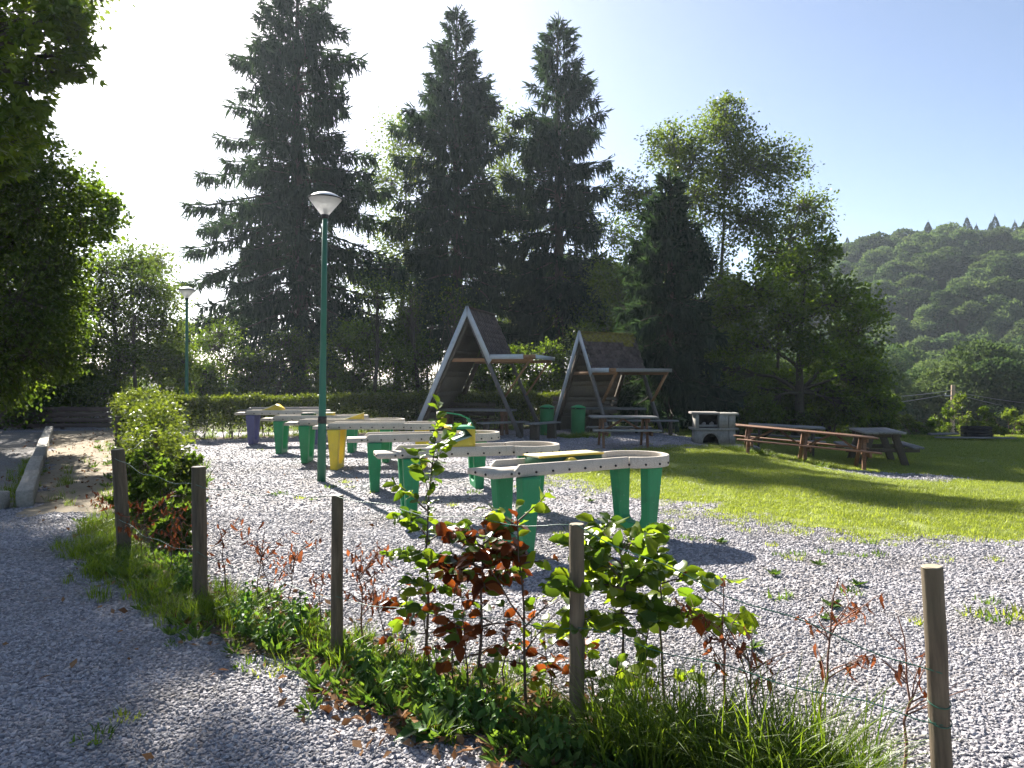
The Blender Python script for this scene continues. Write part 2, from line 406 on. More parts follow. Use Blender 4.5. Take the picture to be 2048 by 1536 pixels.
# ground materials
def gravel_mat(name, dark, light, scale=38):
    m, t, o = nodes(name)
    tc = N(t, 'TexCoord')
    v = N(t, 'TexVoronoi'); v.inputs['Scale'].default_value = scale; v.inputs['Randomness'].default_value = 1
    t.links.new(tc.outputs['Object'], v.inputs['Vector'])
    sp = N(t, 'SeparateColor'); t.links.new(v.outputs['Color'], sp.inputs[0])
    col = ramp(t, [(0.0, dark), (0.55, tuple((a+b)/2 for a, b in zip(dark, light))), (1.0, light)], sp.outputs[0])
    n = noise(t, 1.1, 5, 0.65)
    col = mixc(t, ramp(t, [(0.45, (0, 0, 0)), (0.75, (0.55, 0.55, 0.55))], n.outputs[0]), col, (0.16, 0.125, 0.085))
    mr = N(t, 'Math', operation='MULTIPLY'); mr.inputs[1].default_value = -1; t.links.new(v.outputs['Distance'], mr.inputs[0])
    princ(t, o, col, 0.85, bump(t, mr.outputs[0], 0.9, 0.02), spec=0.25)
    return m
M['gravel'] = gravel_mat('gravel', (0.10, 0.096, 0.108), (0.44, 0.415, 0.43))
m, t, o = nodes('stone')
oi = N(t, 'ObjectInfo'); n = noise(t, 60, 3, 0.6)
col = ramp(t, [(0.0, (0.12, 0.115, 0.128)), (0.5, (0.28, 0.265, 0.28)), (0.93, (0.50, 0.475, 0.485)), (1.0, (0.42, 0.35, 0.29))], oi.outputs['Random'])
col = mixc(t, 0.35, col, mixc(t, n.outputs[0], (0.10, 0.10, 0.11), (0.42, 0.41, 0.42)))
ge = N(t, 'NewGeometry'); nn_ = noise(t, 0.9, 5, 0.65, vec=ge.outputs['Position']); n2_ = noise(t, 0.35, 3, 0.5, vec=ge.outputs['Position'])
col = mixc(t, ramp(t, [(0.50, (0, 0, 0)), (0.72, (0.6, 0.6, 0.6))], nn_.outputs[0]), col, (0.20, 0.165, 0.125))
col = mixc(t, ramp(t, [(0.48, (0, 0, 0)), (0.68, (0.45, 0.45, 0.45))], n2_.outputs[0]), col, (0.13, 0.125, 0.13))
princ(t, o, col, 0.7, spec=0.35); M['stone'] = m

def soil_mat(name, stops, scale=3, fine=70, bs=0.6):
    m, t, o = nodes(name)
    n = noise(t, scale, 8, 0.7); n2 = noise(t, fine, 4, 0.7)
    col = ramp(t, stops, n.outputs[0])
    col = mixc(t, 0.4, col, ramp(t, [(0.3, tuple(x*0.45 for x in stops[0][1])), (0.7, tuple(min(1, x*1.5) for x in stops[-1][1]))], n2.outputs[0]))
    princ(t, o, col, 0.95, bump(t, n2.outputs[0], bs, 0.02), spec=0.1)
    return m
M['earth'] = soil_mat('earth', [(0.3, (0.045, 0.052, 0.022)), (0.6, (0.085, 0.085, 0.035)), (0.8, (0.10, 0.085, 0.05))], 0.8, 25)
M['turf'] = soil_mat('turf', [(0.3, (0.115, 0.165, 0.030)), (0.55, (0.17, 0.22, 0.048)), (0.78, (0.28, 0.27, 0.10))], 1.6, 45)
M['strip'] = soil_mat('strip', [(0.3, (0.055, 0.040, 0.026)), (0.55, (0.11, 0.08, 0.05)), (0.75, (0.16, 0.125, 0.08))], 4, 80)
M['sand'] = soil_mat('sand', [(0.25, (0.18, 0.135, 0.085)), (0.5, (0.27, 0.22, 0.155)), (0.75, (0.33, 0.29, 0.22))], 1.8, 90)
M['court'] = gravel_mat('court', (0.10, 0.095, 0.09), (0.27, 0.255, 0.24), 60)

# ================================================================== THE SETTING
def at(px, py, Y):
    """a point at distance Y along the view axis, measured off a 2048-wide survey grid"""
    return np.array([(px-1024)/1500*Y, Y, CAM_H-(py-755)/1500*Y])

def sdf(poly, x, y):
    P = np.asarray(poly, float); d = np.full(x.shape, 1e9); ins = np.zeros(x.shape, bool)
    for i in range(len(P)):
        a = P[i]; b = P[(i+1) % len(P)]; e = b-a
        t = np.clip(((x-a[0])*e[0]+(y-a[1])*e[1])/(e@e), 0, 1)
        d = np.minimum(d, np.hypot(x-a[0]-t*e[0], y-a[1]-t*e[1]))
        c = ((a[1] > y) != (b[1] > y)) & (x < (b[0]-a[0])*(y-a[1])/(b[1]-a[1]+1e-12)+a[0])
        ins ^= c
    return np.where(ins, d, -d)
def sdf_line(line, x, y, w):
    d = np.full(x.shape, 1e9); P = np.asarray(line, float)
    for i in range(len(P)-1):
        a = P[i]; b = P[i+1]; e = b-a
        t = np.clip(((x-a[0])*e[0]+(y-a[1])*e[1])/(e@e), 0, 1)
        d = np.minimum(d, np.hypot(x-a[0]-t*e[0], y-a[1]-t*e[1]))
    return w-d

def sheet(name, fn, x0, x1, y0, y1, cell, dz, mat):
    xs = np.arange(x0, x1+cell, cell); ys = np.arange(y0, y1+cell, cell)
    X, Y = np.meshgrid(xs, ys, indexing='ij'); m = fn(X, Y)
    ny = len(ys); idx = np.arange(X.size).reshape(X.shape)
    ins = m > 0
    keep = ins[:-1, :-1] | ins[1:, :-1] | ins[:-1, 1:] | ins[1:, 1:]
    q = np.stack([idx[:-1, :-1], idx[1:, :-1], idx[1:, 1:], idx[:-1, 1:]], -1)[keep]
    x = X.ravel().copy(); y = Y.ravel().copy()
    out = ~ins.ravel()
    for _ in range(3):
        e = 0.02; mm = fn(x, y); gx = (fn(x+e, y)-mm)/e; gy = (fn(x, y+e)-mm)/e; g2 = gx*gx+gy*gy+1e-3
        st = np.clip(mm/g2, -cell, cell)
        x = np.where(out, x-st*gx*0.9, x); y = np.where(out, y-st*gy*0.9, y)
    used, inv = np.unique(q, return_inverse=True)
    x = x[used]; y = y[used]
    b = MB().add(np.stack([x, y, terrain(x, y)+dz], 1), inv.reshape(-1, 4))
    o = b.build(name, mat, smooth=True, attr=True); tag(o, kind='structure')
    return o

# base ground: one sheet that reaches the horizon
gx = np.concatenate([-np.geomspace(900, 32, 22), np.arange(-30, 30.1, 0.75), np.geomspace(32, 900, 40)])
gy = np.concatenate([[-60, -20], np.arange(-6, 50, 0.75), np.geomspace(50.5, 1500, 60)])
GX, GY = np.meshgrid(gx, gy, indexing='ij'); gi = np.arange(GX.size).reshape(GX.shape)
GZ = terrain(GX, GY)-0.03
g = MB().add(np.stack([GX, GY, GZ], -1).reshape(-1, 3), np.stack([gi[:-1, :-1], gi[1:, :-1], gi[1:, 1:], gi[:-1, 1:]], -1).reshape(-1, 4))
tag(g.build('ground', M['earth'], smooth=True, attr=True), kind='structure')

GRAVEL = [(-26, -4), (14, -4), (14, 8.5), (6, 16), (5.6, 21), (4.6, 24.6), (-2, 25.6), (-8.2, 23.2), (-13, 25.5), (-26, 25.5)]
LAWN = [(0.3, 13.6), (1.1, 11.9), (2.12, 10.4), (2.63, 9.3), (3.5, 8.36), (4.1, 7.9), (5.3, 7.75), (9, 7.2), (26, 7), (26, 27.5), (12, 29), (7.0, 30), (5.4, 27), (5.0, 23.2), (5.9, 21.8), (6.2, 19.6), (5.0, 18.9), (3.4, 18.0), (2.2, 16.2), (1.0, 14.8)]
FENCE = [(-4.6, 9.2), (-3.73, 7.2), (-2.36, 5.66), (-1.08, 4.6), (0.31, 3.57), (1.6, 2.75), (2.9, 2.0)]
SIDE_HEDGE = [(-4.2, 8.6), (-5.1, 10.6), (-6.2, 13.0), (-8.0, 16.4), (-9.9, 19.4)]
REAR_HEDGE = [(-10.2, 20.2), (-7.0, 21.6), (-3.4, 23.4), (0.6, 25.2), (3.2, 26.2)]
PATH = [(-6.15, 9.55), (-4.7, 9.2), (-5.3, 11.3), (-6.7, 14.2), (-9.3, 19.2), (-12.6, 24.3), (-14.3, 23.4), (-10.2, 16.4)]
COURT = [(-6.5, 9.75), (-14.25, 23.0), (-19, 24.2), (-25, 21), (-21, 9.75)]
wob = lambda x, y, a: (vnoise(x, y, 2.3)-0.5)*a+(vnoise(x+9, y+4, 6.0)-0.5)*a*0.5
m_lawn = lambda x, y: sdf(LAWN, x, y)+wob(x, y, 0.8)
m_strip = lambda x, y: np.maximum(sdf_line(FENCE, x, y, 0.24), np.maximum(sdf_line(SIDE_HEDGE, x, y, 0.5), sdf_line(REAR_HEDGE, x, y, 0.5)))+wob(x, y, 0.35)
m_path = lambda x, y: sdf(PATH, x, y)+wob(x, y, 0.5)
m_court = lambda x, y: sdf(COURT, x, y)
m_patch = lambda x, y: 1-np.hypot((x-7.9)/1.7, (y-16.0)/0.75)+wob(x, y, 0.7)
sheet('gravel_yard', lambda x, y: sdf(GRAVEL, x, y)+wob(x, y, 0.8), -27, 15, -4.5, 27, 0.3, 0.0, M['gravel'])
sheet('lawn', lambda x, y: m_lawn(x, y)-0.40+wob(x*1.7, y*1.7, 0.9), -0.5, 27, 6.4, 31, 0.15, 0.005, M['turf'])
sheet('planting_strip', m_strip, -12, 4, 1.2, 27.5, 0.12, 0.008, M['strip'])
sheet('sandy_path', m_path, -15, -4, 8.5, 25, 0.2, 0.006, M['sand'])
sheet('boules_court', m_court, -26, -6, 9.3, 25, 0.5, 0.004, M['court'])
sheet('gravel_patch', m_patch, 5.6, 10.2, 14.6, 17.6, 0.15, 0.011, M['gravel'])

# ------------------------------------------------------------------ trees
def unit(n):
    v = rng.normal(size=(n, 3)); return v/np.linalg.norm(v, axis=1)[:, None]

def broadleaf(name, label, base, trunk_r, clumps, leaf=0.11, per=18, mats=('leaf_maple', 'bark'), group=None, cat='tree',
              fork=0.45, spread=0.34, stems=None, width=0.62, droop=0.25, twig_r=0.008, seed=None, lobes=False):
    """base (x, y); clumps: (centre, radii, number of twigs). Trunk, limbs to the clumps, twigs, leaves."""
    global rng
    if seed is not None: rng = np.random.default_rng(seed)
    bz = tz(*base)
    B = np.array([base[0], base[1], bz-0.1])
    cs = np.array([c[0] for c in clumps]); cen = cs.mean(0); lo = cs[:, 2].min()
    wood = MB(); fol = MB()
    fk = B + (cen-B)*fork; fk[2] = bz+(max(lo-bz, 0.8))*fork+0.3
    tips = B + (cen-B)*0.9; tips[2] = cs[:, 2].max()*0.85+bz*0.15
    stem_list = stems or [tips]
    trunks = []
    for sp in stem_list:
        sp = np.array(sp); tt = np.linspace(0, 1, 8)[:, None]
        path = B+(sp-B)*tt+np.stack([np.sin(tt[:, 0]*5+rng.random()*6), np.cos(tt[:, 0]*4+rng.random()*6), 0*tt[:, 0]], 1)*0.12*np.minimum(tt, 0.6)*np.linalg.norm(sp-B)*0.25
        rr = trunk_r*(1-0.85*tt[:, 0]**0.8); rr[0] *= 1.35
        if len(stem_list) > 1: rr *= 0.7
        wood.tube(path, rr, 9); trunks.append((path, rr))
    for (c, r, n) in clumps:
        c = np.array(c, float); r = np.broadcast_to(np.asarray(r, float), (3,))
        path, rr = min(trunks, key=lambda q: np.linalg.norm(q[0]-c, axis=1).min())
        k = int(np.argmin(np.linalg.norm(path-c, axis=1)+np.where(path[:, 2] > c[2]-0.15*np.linalg.norm(path-c, axis=1), 3.0, 0)+np.where(np.arange(8) < 2, 3, 0)))
        p0 = path[k]; L = np.linalg.norm(c-p0)
        tt = np.linspace(0, 1, 7)[:, None]
        bend = np.array([0, 0, 0.18*L]); jit = unit(7)*0.04*L*np.sin(tt*math.pi)
        limb = p0+(c-p0)*tt+bend*np.sin(tt*math.pi)*0.6+jit
        lr = min(rr[k]*0.62, 0.02+0.022*L)
        wood.tube(limb, np.linspace(lr, max(0.012, lr*0.25), 7), 6, cap=False)
        T = unit(n)*(rng.random((n, 1))**0.42)*r + c
        keep = vnoise(T[:, 0]*1.0+T[:, 2]*0.7, T[:, 1]*1.0-T[:, 2]*0.8, 1.5/max(r.mean()*0.55, 0.4)) > 0.30
        T = T[keep]; n = len(T)
        if n == 0: continue
        s = limb[np.clip((3+rng.random(n)*4).astype(int), 0, 6)]
        md = s*0.42+T*0.58+unit(n)*np.linalg.norm(T-s, axis=1)[:, None]*0.10
        wood.segs(s, md, twig_r*1.7+0.003*np.linalg.norm(T-s, axis=1), twig_r*1.2, 4); wood.segs(md, T, twig_r*1.2, twig_r*0.5, 3)
        k2 = rng.poisson(per, n)+3
        ii = np.repeat(np.arange(n), k2); nn = len(ii)
        u = rng.random((nn, 1))**0.7
        P = md[ii]*(1-u)*0.5+T[ii]*(0.5+0.5*u)+rng.normal(size=(nn, 3))*spread*np.array([1, 1, 0.75])*min(1.0, r.mean()*0.8)
        Dd = (P-s[ii]); Dd /= np.linalg.norm(Dd, axis=1)[:, None]+1e-6
        Dd = Dd*0.7+unit(nn)*0.9+np.array([0, 0, -droop])
        Nn = unit(nn)*0.85+np.array([0, 0, 0.75])
        ln = leaf*(0.65+0.7*rng.random(nn))
        tone = np.clip(np.repeat(rng.random(n)*0.7, k2)+rng.random(nn)*0.3, 0, 1)
        fol.leaves(P, Dd, Nn, ln, ln*width, 0.12+0.1*rng.random((nn, 1)), tone)
        if lobes:
            Du = Dd/np.linalg.norm(Dd, axis=1)[:, None]; Sd = np.cross(Nn, Du); Sd /= np.linalg.norm(Sd, axis=1)[:, None]
            for sg, q in ((1, 0.85), (-1, 0.85)): fol.leaves(P, Du*0.62+Sd*sg*0.78, Nn, ln*q, ln*width*0.85, 0.1, tone)
    root = empty(name, (base[0], base[1], bz), label=label, cat=cat, group=group)
    off = np.array([base[0], base[1], bz])
    for mb in (wood, fol): mb.V = [v-off for v in mb.V]
    wood.build('trunk', M[mats[1]], root, smooth=True, attr=True)
    fol.build('crown', M[mats[0]], root, attr=True)
    return root

def spruce(name, label, base, H, trunk_r, prof, gaps=0.0, dens=1.0, twig=(0.22, 0.5), first=0.06, seed=1, group=None, k=1.0):
    """prof: (height, half width) pairs of the crown outline"""
    g = np.random.default_rng(seed)
    kk = k; base = (base[0]*k, base[1]*k); bz = tz(*base); wood = MB(); fol = MB()
    hh, ww = np.array(prof).T
    zz = np.linspace(-0.15, H, 14)
    tp = np.stack([np.sin(zz*0.4)*0.05, np.cos(zz*0.3)*0.05-0.05, zz], 1)
    wood.tube(tp, np.maximum(trunk_r*(1-zz/H)**0.85, 0.015)*np.where(zz < 0.3, 1.25, 1), 10)
    h = H*first
    C, D, Nv, L = [], [], [], []
    while h < H-0.15:
        f = h/H
        nb = g.integers(5, 8) if f < 0.85 else g.integers(4, 6)
        a0 = g.random()*6.28
        for j in range(nb):
            if g.random() < gaps: continue
            az = a0+j*6.283/nb+g.normal()*0.25
            bl = np.interp(h, hh, ww)*(0.48+0.62*g.random())*(1.15 if g.random() < 0.14 else 1.0)
            if bl < 0.12: continue
            o = np.array([math.cos(az), math.sin(az), 0]); lat = np.array([-o[1], o[0], 0])
            up = np.interp(f, [0, 0.45, 0.8, 1], [-0.12, 0.12, 0.45, 0.9])+g.normal()*0.09; dr = np.interp(f, [0, 0.5, 0.85, 1], [0.42, 0.58, 0.26, 0.0])
            tt = np.linspace(0, 1, 7)
            zc = h+bl*(up*tt-dr*tt**2+0.30*dr*tt**4*1.6)+g.normal()*0.05
            path = o*(bl*tt)[:, None]+lat*(np.sin(tt*2.5)*g.normal()*0.06*bl)[:, None]; path[:, 2] = zc
            wood.segs(path[:-1], path[1:], 0.012+0.012*bl*(1-tt[:-1]), 0.010+0.012*bl*(1-tt[1:]), 4)
            n = int((10+62*bl)*dens*(0.55 if f < 0.17 else 1.0))
            t = 0.14+0.86*g.random(n)**0.75
            P = np.stack([np.interp(t, tt, path[:, k]) for k in range(3)], 1)
            side = g.choice([-1, 1], n)
            reach = (0.10+0.34*bl*0.45*(1-t**1.5)*g.random(n))
            P = P+lat*(side*reach*1.1)[:, None]+o*(reach*0.4)[:, None]
            P[:, 2] -= reach*0.22+g.random(n)*0.10
            hang = g.random(n) < np.interp(f, [0, 0.75, 1], [0.75, 0.6, 0.10])
            dout = o*0.9+lat*side[:, None]*(0.9*g.random((n, 1)))+np.array([0, 0, 0.05])+g.normal(size=(n, 3))*0.28
            ddn = np.array([0, 0, -1.0])+o*0.25+g.normal(size=(n, 3))*0.22
            d = np.where(hang[:, None], ddn, dout)
            ln = twig[0]+(twig[1]-twig[0])*g.random(n)*np.where(hang, 1.7, 0.8)*np.interp(bl, [0.12, 1.4], [0.28, 1])
            C.append(P); D.append(d); L.append(ln)
            # tip spike
            C.append(path[-1:]); D.append((o+np.array([0, 0, 0.35 if f > 0.5 else 0.1]))[None]); L.append(np.array([0.34]))
        h += np.interp(f, [0, 0.6, 1], [0.36, 0.30, 0.20])*(0.8+0.4*g.random())
    for k in range(5):  # leader
        C.append(np.array([[0, 0, H-0.1-0.12*k]])); D.append(np.array([[g.normal()*0.3*(k > 0), g.normal()*0.3*(k > 0), 1.0]])); L.append(np.array([0.45]))
    C = np.concatenate(C); D = np.concatenate(D); L = np.concatenate(L); n = len(C)
    Nv = g.normal(size=(n, 3))
    tone = np.clip(g.random(n)*0.6+vnoise(C[:, 0]*2+C[:, 2], C[:, 1]*2, 1.0)*0.5, 0, 1)
    D = D/np.linalg.norm(D, axis=1)[:, None]
    fol.leaves(C, D, Nv, L, 0.055+0.035*g.random(n), 0.3, tone, 0.35)
    k = g.random(n) < 0.75        # short side shoots give the twigs their feathered edge
    C2 = C[k]+D[k]*(L[k]*(0.25+0.5*g.random(k.sum())))[:, None]
    fol.leaves(C2, D[k]*0.8+g.normal(size=(k.sum(), 3))*0.55, g.normal(size=(k.sum(), 3)), L[k]*0.45, 0.045, 0.3, tone[k], 0.35)
    root = empty(name, (base[0], base[1], bz), label=label, cat='spruce', group=group); root.scale = (kk, kk, kk*(17.2/17.6))
    wood.build('trunk', M['bark'], root, smooth=True, attr=True)
    fol.build('crown', M['leaf_spruce'], root, attr=True)
    return root

spruce('spruce_tree', 'tallest dark spruce with wide drooping boughs, just behind the street lamp', (-7.95, 28.0), 17.6, 0.36,
       [(0, 2.6), (1.5, 3.5), (3.2, 3.9), (6, 3.8), (8.2, 3.7), (9.6, 2.7), (11, 2.7), (13, 2.2), (14.2, 1.6), (15.6, 1.0), (16.8, 0.45), (17.6, 0.08)], 0.24, 1.0, seed=3, first=0.05, k=1.62)
spruce('spruce_tree', 'slender pointed spruce right above the nearer A-frame shelter', (-2.2, 30.0), 16.5, 0.26,
       [(0, 2.0), (3, 2.9), (6, 3.0), (9, 2.6), (11.5, 2.0), (13.6, 1.3), (15.0, 0.72), (15.8, 0.35), (16.5, 0.08)], 0.17, 1.05, seed=4, first=0.16, k=1.62)
spruce('spruce_tree', 'open spruce with gaps between boughs, between the two shelters', (1.78, 29.0), 15.5, 0.26,
       [(0, 1.7), (3, 2.2), (6, 2.3), (8.5, 2.0), (10.5, 1.9), (12, 1.7), (13.2, 1.15), (14.2, 0.75), (14.9, 0.35), (15.5, 0.08)], 0.28, 1.15, seed=8, first=0.2, k=1.62)
spruce('spruce_tree', 'small dense dark spruce beside the mossy shelter', (5.35, 25.6), 9.0, 0.22,
       [(0, 1.9), (1.5, 2.3), (3.5, 2.1), (5.5, 1.4), (7.5, 0.8), (9, 0.1)], 0.05, 1.5, seed=12, first=0.10)

def cl(items, Y, k=1.0, jy=1.2, rs=1.0):
    """clump list from survey-grid entries (px, py, radius in metres, twigs)"""
    out = []
    for (px, py, r, n) in items:
        yy = Y+(random.random()-0.5)*2*jy
        out.append((at(px, py, yy), (r*rs, r*rs, r*rs*0.85), int(n*k)))
    return out

# right: airy grey-green tree and the dark maple in front of it
broadleaf('poplar_tree', 'tall airy poplar with sparse silvery-green crown against the sky', (8.6, 33), 0.24,
          cl([(1450, 265, 1.5, 120), (1545, 330, 1.6, 130), (1605, 420, 1.2, 75), (1338, 295, 1.2, 75), (1255, 385, 1.0, 50), (1400, 390, 1.6, 120), (1500, 440, 1.6, 130),
              (1290, 500, 1.4, 90), (1400, 530, 1.6, 100), (1560, 540, 1.4, 100), (1232, 560, 1.1, 60), (1470, 620, 1.5, 90), (1340, 620, 1.5, 90), (1625, 470, 0.9, 35), (1452, 218, 0.7, 30), (1390, 320, 1.1, 60), (1500, 310, 1.1, 60), (1300, 420, 1.2, 70), (1450, 350, 1.2, 70), (1580, 480, 1.1, 60), (1350, 470, 1.2, 70)], 33, 1.25, 1.2, 1.08),
          leaf=0.14, per=22, mats=('leaf_ash', 'bark_grey'), fork=0.3, spread=0.25, stems=[at(1450, 300, 33), at(1340, 340, 33.4), at(1590, 430, 32.5)], seed=21)
broadleaf('maple_tree', 'low spreading dark maple overhanging the picnic tables', (10.4, 27.2), 0.22,
          cl([(1500, 575, 1.2, 90), (1600, 545, 1.3, 110), (1675, 600, 1.2, 110), (1715, 670, 1.2, 100), (1570, 650, 1.3, 100), (1640, 700, 1.2, 90), (1735, 760, 1.0, 80),
              (1490, 690, 1.2, 80), (1560, 760, 1.0, 60), (1660, 790, 0.9, 55), (1480, 790, 0.9, 55), (1770, 810, 0.7, 40), (1640, 500, 0.8, 50), (1450, 620, 0.8, 45), (1540, 500, 0.7, 35), (1745, 620, 0.7, 40), (1600, 610, 0.8, 50), (1710, 730, 0.8, 50), (1430, 740, 0.7, 35), (1700, 820, 0.7, 40), (1530, 820, 0.7, 35)], 27.2, 0.95, 1.8, 0.92),
          leaf=0.135, per=15, mats=('leaf_maple', 'bark'), fork=0.35, spread=0.22, width=0.8, seed=22)
# light green trees seen between and behind the spruces
broadleaf('hazel_tree', 'light green backlit tree left behind the slender spruce', (-7.9, 52), 0.3,
          cl([(800, 270, 1.2, 60), (775, 360, 1.6, 100), (840, 330, 1.4, 80), (800, 470, 1.9, 120), (880, 480, 1.8, 90), (760, 560, 1.8, 110), (850, 600, 1.8, 110), (770, 680, 1.6, 90)], 52, 1.2, 1.5, 1.4),
          leaf=0.22, per=18, mats=('leaf_ash', 'bark_grey'), spread=0.6, seed=23)
broadleaf('hazel_tree', 'light green backlit tree filling the gap between the two pointed spruces', (0.3, 53), 0.3,
          cl([(1015, 260, 1.1, 50), (1020, 350, 1.4, 90), (985, 430, 1.6, 100), (1045, 450, 1.5, 90), (1010, 550, 1.9, 120), (1060, 620, 1.8, 100), (960, 640, 1.7, 100)], 53, 1.2, 1.5, 1.4),
          leaf=0.22, per=18, mats=('leaf_ash', 'bark_grey'), spread=0.6, seed=24)
broadleaf('hazel_tree', 'light green tree behind the mossy shelter, left of the airy poplar', (7.6, 46), 0.25,
          cl([(1225, 470, 1.1, 60), (1190, 560, 1.5, 100), (1260, 600, 1.6, 100), (1200, 660, 1.6, 100), (1290, 690, 1.5, 80), (1140, 640, 1.3, 70)], 46, 1.1, 1.5, 1.27),
          leaf=0.2, per=18, mats=('leaf_hazel', 'bark_grey'), spread=0.52, seed=25)

# left group
broadleaf('maple_tree', 'big-leaved maple whose bough reaches into the top left corner', (-11.5, 12.2), 0.28,
          cl([(40, 60, 0.75, 46), (120, 70, 0.60, 40), (160, 110, 0.42, 22), (60, 170, 0.62, 40), (20, 250, 0.6, 36), (95, 225, 0.35, 16), (150, 40, 0.4, 18), (-60, 130, 0.9, 50), (-120, 20, 1.0, 60), (100, -40, 0.6, 36),
              (-40, -120, 1.1, 60), (60, -190, 1.0, 50), (-160, -230, 1.3, 60), (-80, -330, 1.2, 60), (-120, 300, 1.0, 60), (-220, 180, 1.2, 60), (60, -320, 0.9, 40), (20, 300, 0.5, 26), (70, 270, 0.3, 12), (130, 150, 0.3, 12), (-30, 330, 0.7, 40)], 12.0, 1.0, 0.8)+[((-9.5, 9.2, 8.6), (1.5, 1.5, 1.1), 60), ((-8.0, 7.2, 9.0), (1.5, 1.5, 1.1), 60), ((-6.8, 5.4, 9.4), (1.4, 1.4, 1.0), 50), ((-10.5, 6.4, 9.0), (1.6, 1.6, 1.2), 60), ((-8.6, 4.2, 9.6), (1.5, 1.5, 1.1), 50), ((-12.2, 9.0, 9.5), (1.6, 1.6, 1.2), 60), ((-5.6, 3.4, 9.8), (1.2, 1.2, 0.9), 40), ((-9.8, 7.4, 11.2), (1.7, 1.7, 1.2), 60)],  # the last clumps are unseen crown, added overhead to block sky light
          leaf=0.125, per=10, mats=('leaf_maple', 'bark'), fork=0.3, spread=0.19, width=0.5, droop=0.5, twig_r=0.006, seed=31, lobes=True)
broadleaf('hornbeam_tree', 'dense dark hornbeam filling the left edge behind the plank fence', (-15.6, 20.2), 0.3,
          cl([(20, 340, 1.0, 90), (80, 420, 1.0, 90), (30, 480, 1.2, 120), (100, 540, 0.9, 80), (40, 600, 1.2, 120), (110, 640, 0.9, 80), (60, 710, 1.1, 110), (10, 760, 1.0, 90), (130, 600, 0.5, 30), (-60, 420, 1.3, 110), (-80, 560, 1.4, 110), (-60, 700, 1.3, 100), (-100, 280, 1.3, 100), (120, 720, 0.6, 40), (10, 290, 0.8, 50)], 18.0, 1.15, 1.0),
          leaf=0.105, per=20, mats=('leaf_dark', 'bark'), fork=0.3, spread=0.26, droop=0.5, seed=32)
broadleaf('hornbeam_tree', 'dark hornbeam standing behind the plank fence at the far left', (-15.8, 26.2), 0.25,
          cl([(0, 440, 1.3, 90), (60, 510, 1.3, 100), (120, 570, 1.0, 70), (20, 600, 1.4, 100), (90, 650, 1.2, 90), (-70, 540, 1.4, 90), (135, 700, 0.9, 60), (40, 720, 1.2, 80), (-60, 680, 1.4, 90), (90, 770, 0.8, 50), (0, 780, 1.0, 60)], 26.0, 1.0, 0.9),
          leaf=0.12, per=18, mats=('leaf_dark', 'bark'), fork=0.3, spread=0.3, droop=0.4, seed=38)
broadleaf('oak_tree', 'loosely branched oak leaning out over the hornbeam on the left', (-16.6, 23.2), 0.2,
          cl([(90, 330, 0.9, 50), (140, 370, 0.9, 55), (190, 400, 0.8, 45), (230, 430, 0.5, 22), (170, 450, 0.9, 50), (110, 440, 1.0, 60), (210, 470, 0.5, 22), (130, 520, 1.0, 60), (60, 400, 1.0, 60), (100, 600, 1.2, 70)], 19.5, 1.0, 0.8, 0.82),
          leaf=0.115, per=18, mats=('leaf_maple', 'bark'), fork=0.4, spread=0.23, width=0.8, seed=33)
broadleaf('round_tree', 'rounded dark tree between the oak and the far street lamp', (-16.2, 30.5), 0.22,
          cl([(200, 540, 1.2, 100), (260, 530, 1.1, 90), (160, 600, 1.2, 90), (230, 610, 1.4, 120), (300, 580, 1.0, 80), (320, 650, 1.0, 80), (250, 690, 1.4, 120), (180, 690, 1.3, 100), (310, 720, 1.0, 80), (130, 660, 1.0, 60)], 30.5, 1.15),
          leaf=0.13, per=18, mats=('leaf_dark', 'bark'), spread=0.34, seed=34)
broadleaf('round_tree', 'paler green tree just left of the far street lamp', (-16.4, 35), 0.18,
          cl([(320, 525, 0.9, 60), (335, 600, 1.0, 70), (345, 680, 1.0, 70), (300, 540, 0.8, 40), (350, 740, 1.0, 60)], 35),
          leaf=0.15, per=16, mats=('leaf_ash', 'bark_grey'), spread=0.36, seed=35)
broadleaf('ash_tree', 'tall ash at the far left whose high crown rises out of the picture', (-19.5, 27), 0.4,
          [((-18.5, 30.9, 17.0), (1.0, 1.2, 0.9), 80), ((-17.5, 30.2, 17.6), (1.0, 1.1, 0.9), 80), ((-16.5, 29.0, 17.6), (1.0, 1.1, 0.9), 75), ((-15.6, 27.9, 17.6), (1.0, 1.1, 0.9), 75), ((-14.8, 26.8, 17.6), (0.9, 1.0, 0.8), 55), ((-13.9, 26.0, 17.8), (0.7, 0.8, 0.6), 26), ((-15.9, 26.4, 17.6), (1.1, 1.1, 0.9), 70), ((-19.3, 28.8, 17.5), (1.7, 1.7, 1.4), 140), ((-17.7, 27.4, 18.2), (1.5, 1.4, 1.2), 110), ((-20.9, 28.6, 14.5), (2.0, 2.0, 1.6), 130), ((-18, 28.2, 20.0), (1.6, 1.6, 1.3), 90)],
          leaf=0.23, per=19, mats=('leaf_ash', 'bark_grey'), spread=0.45, fork=0.5, seed=36)

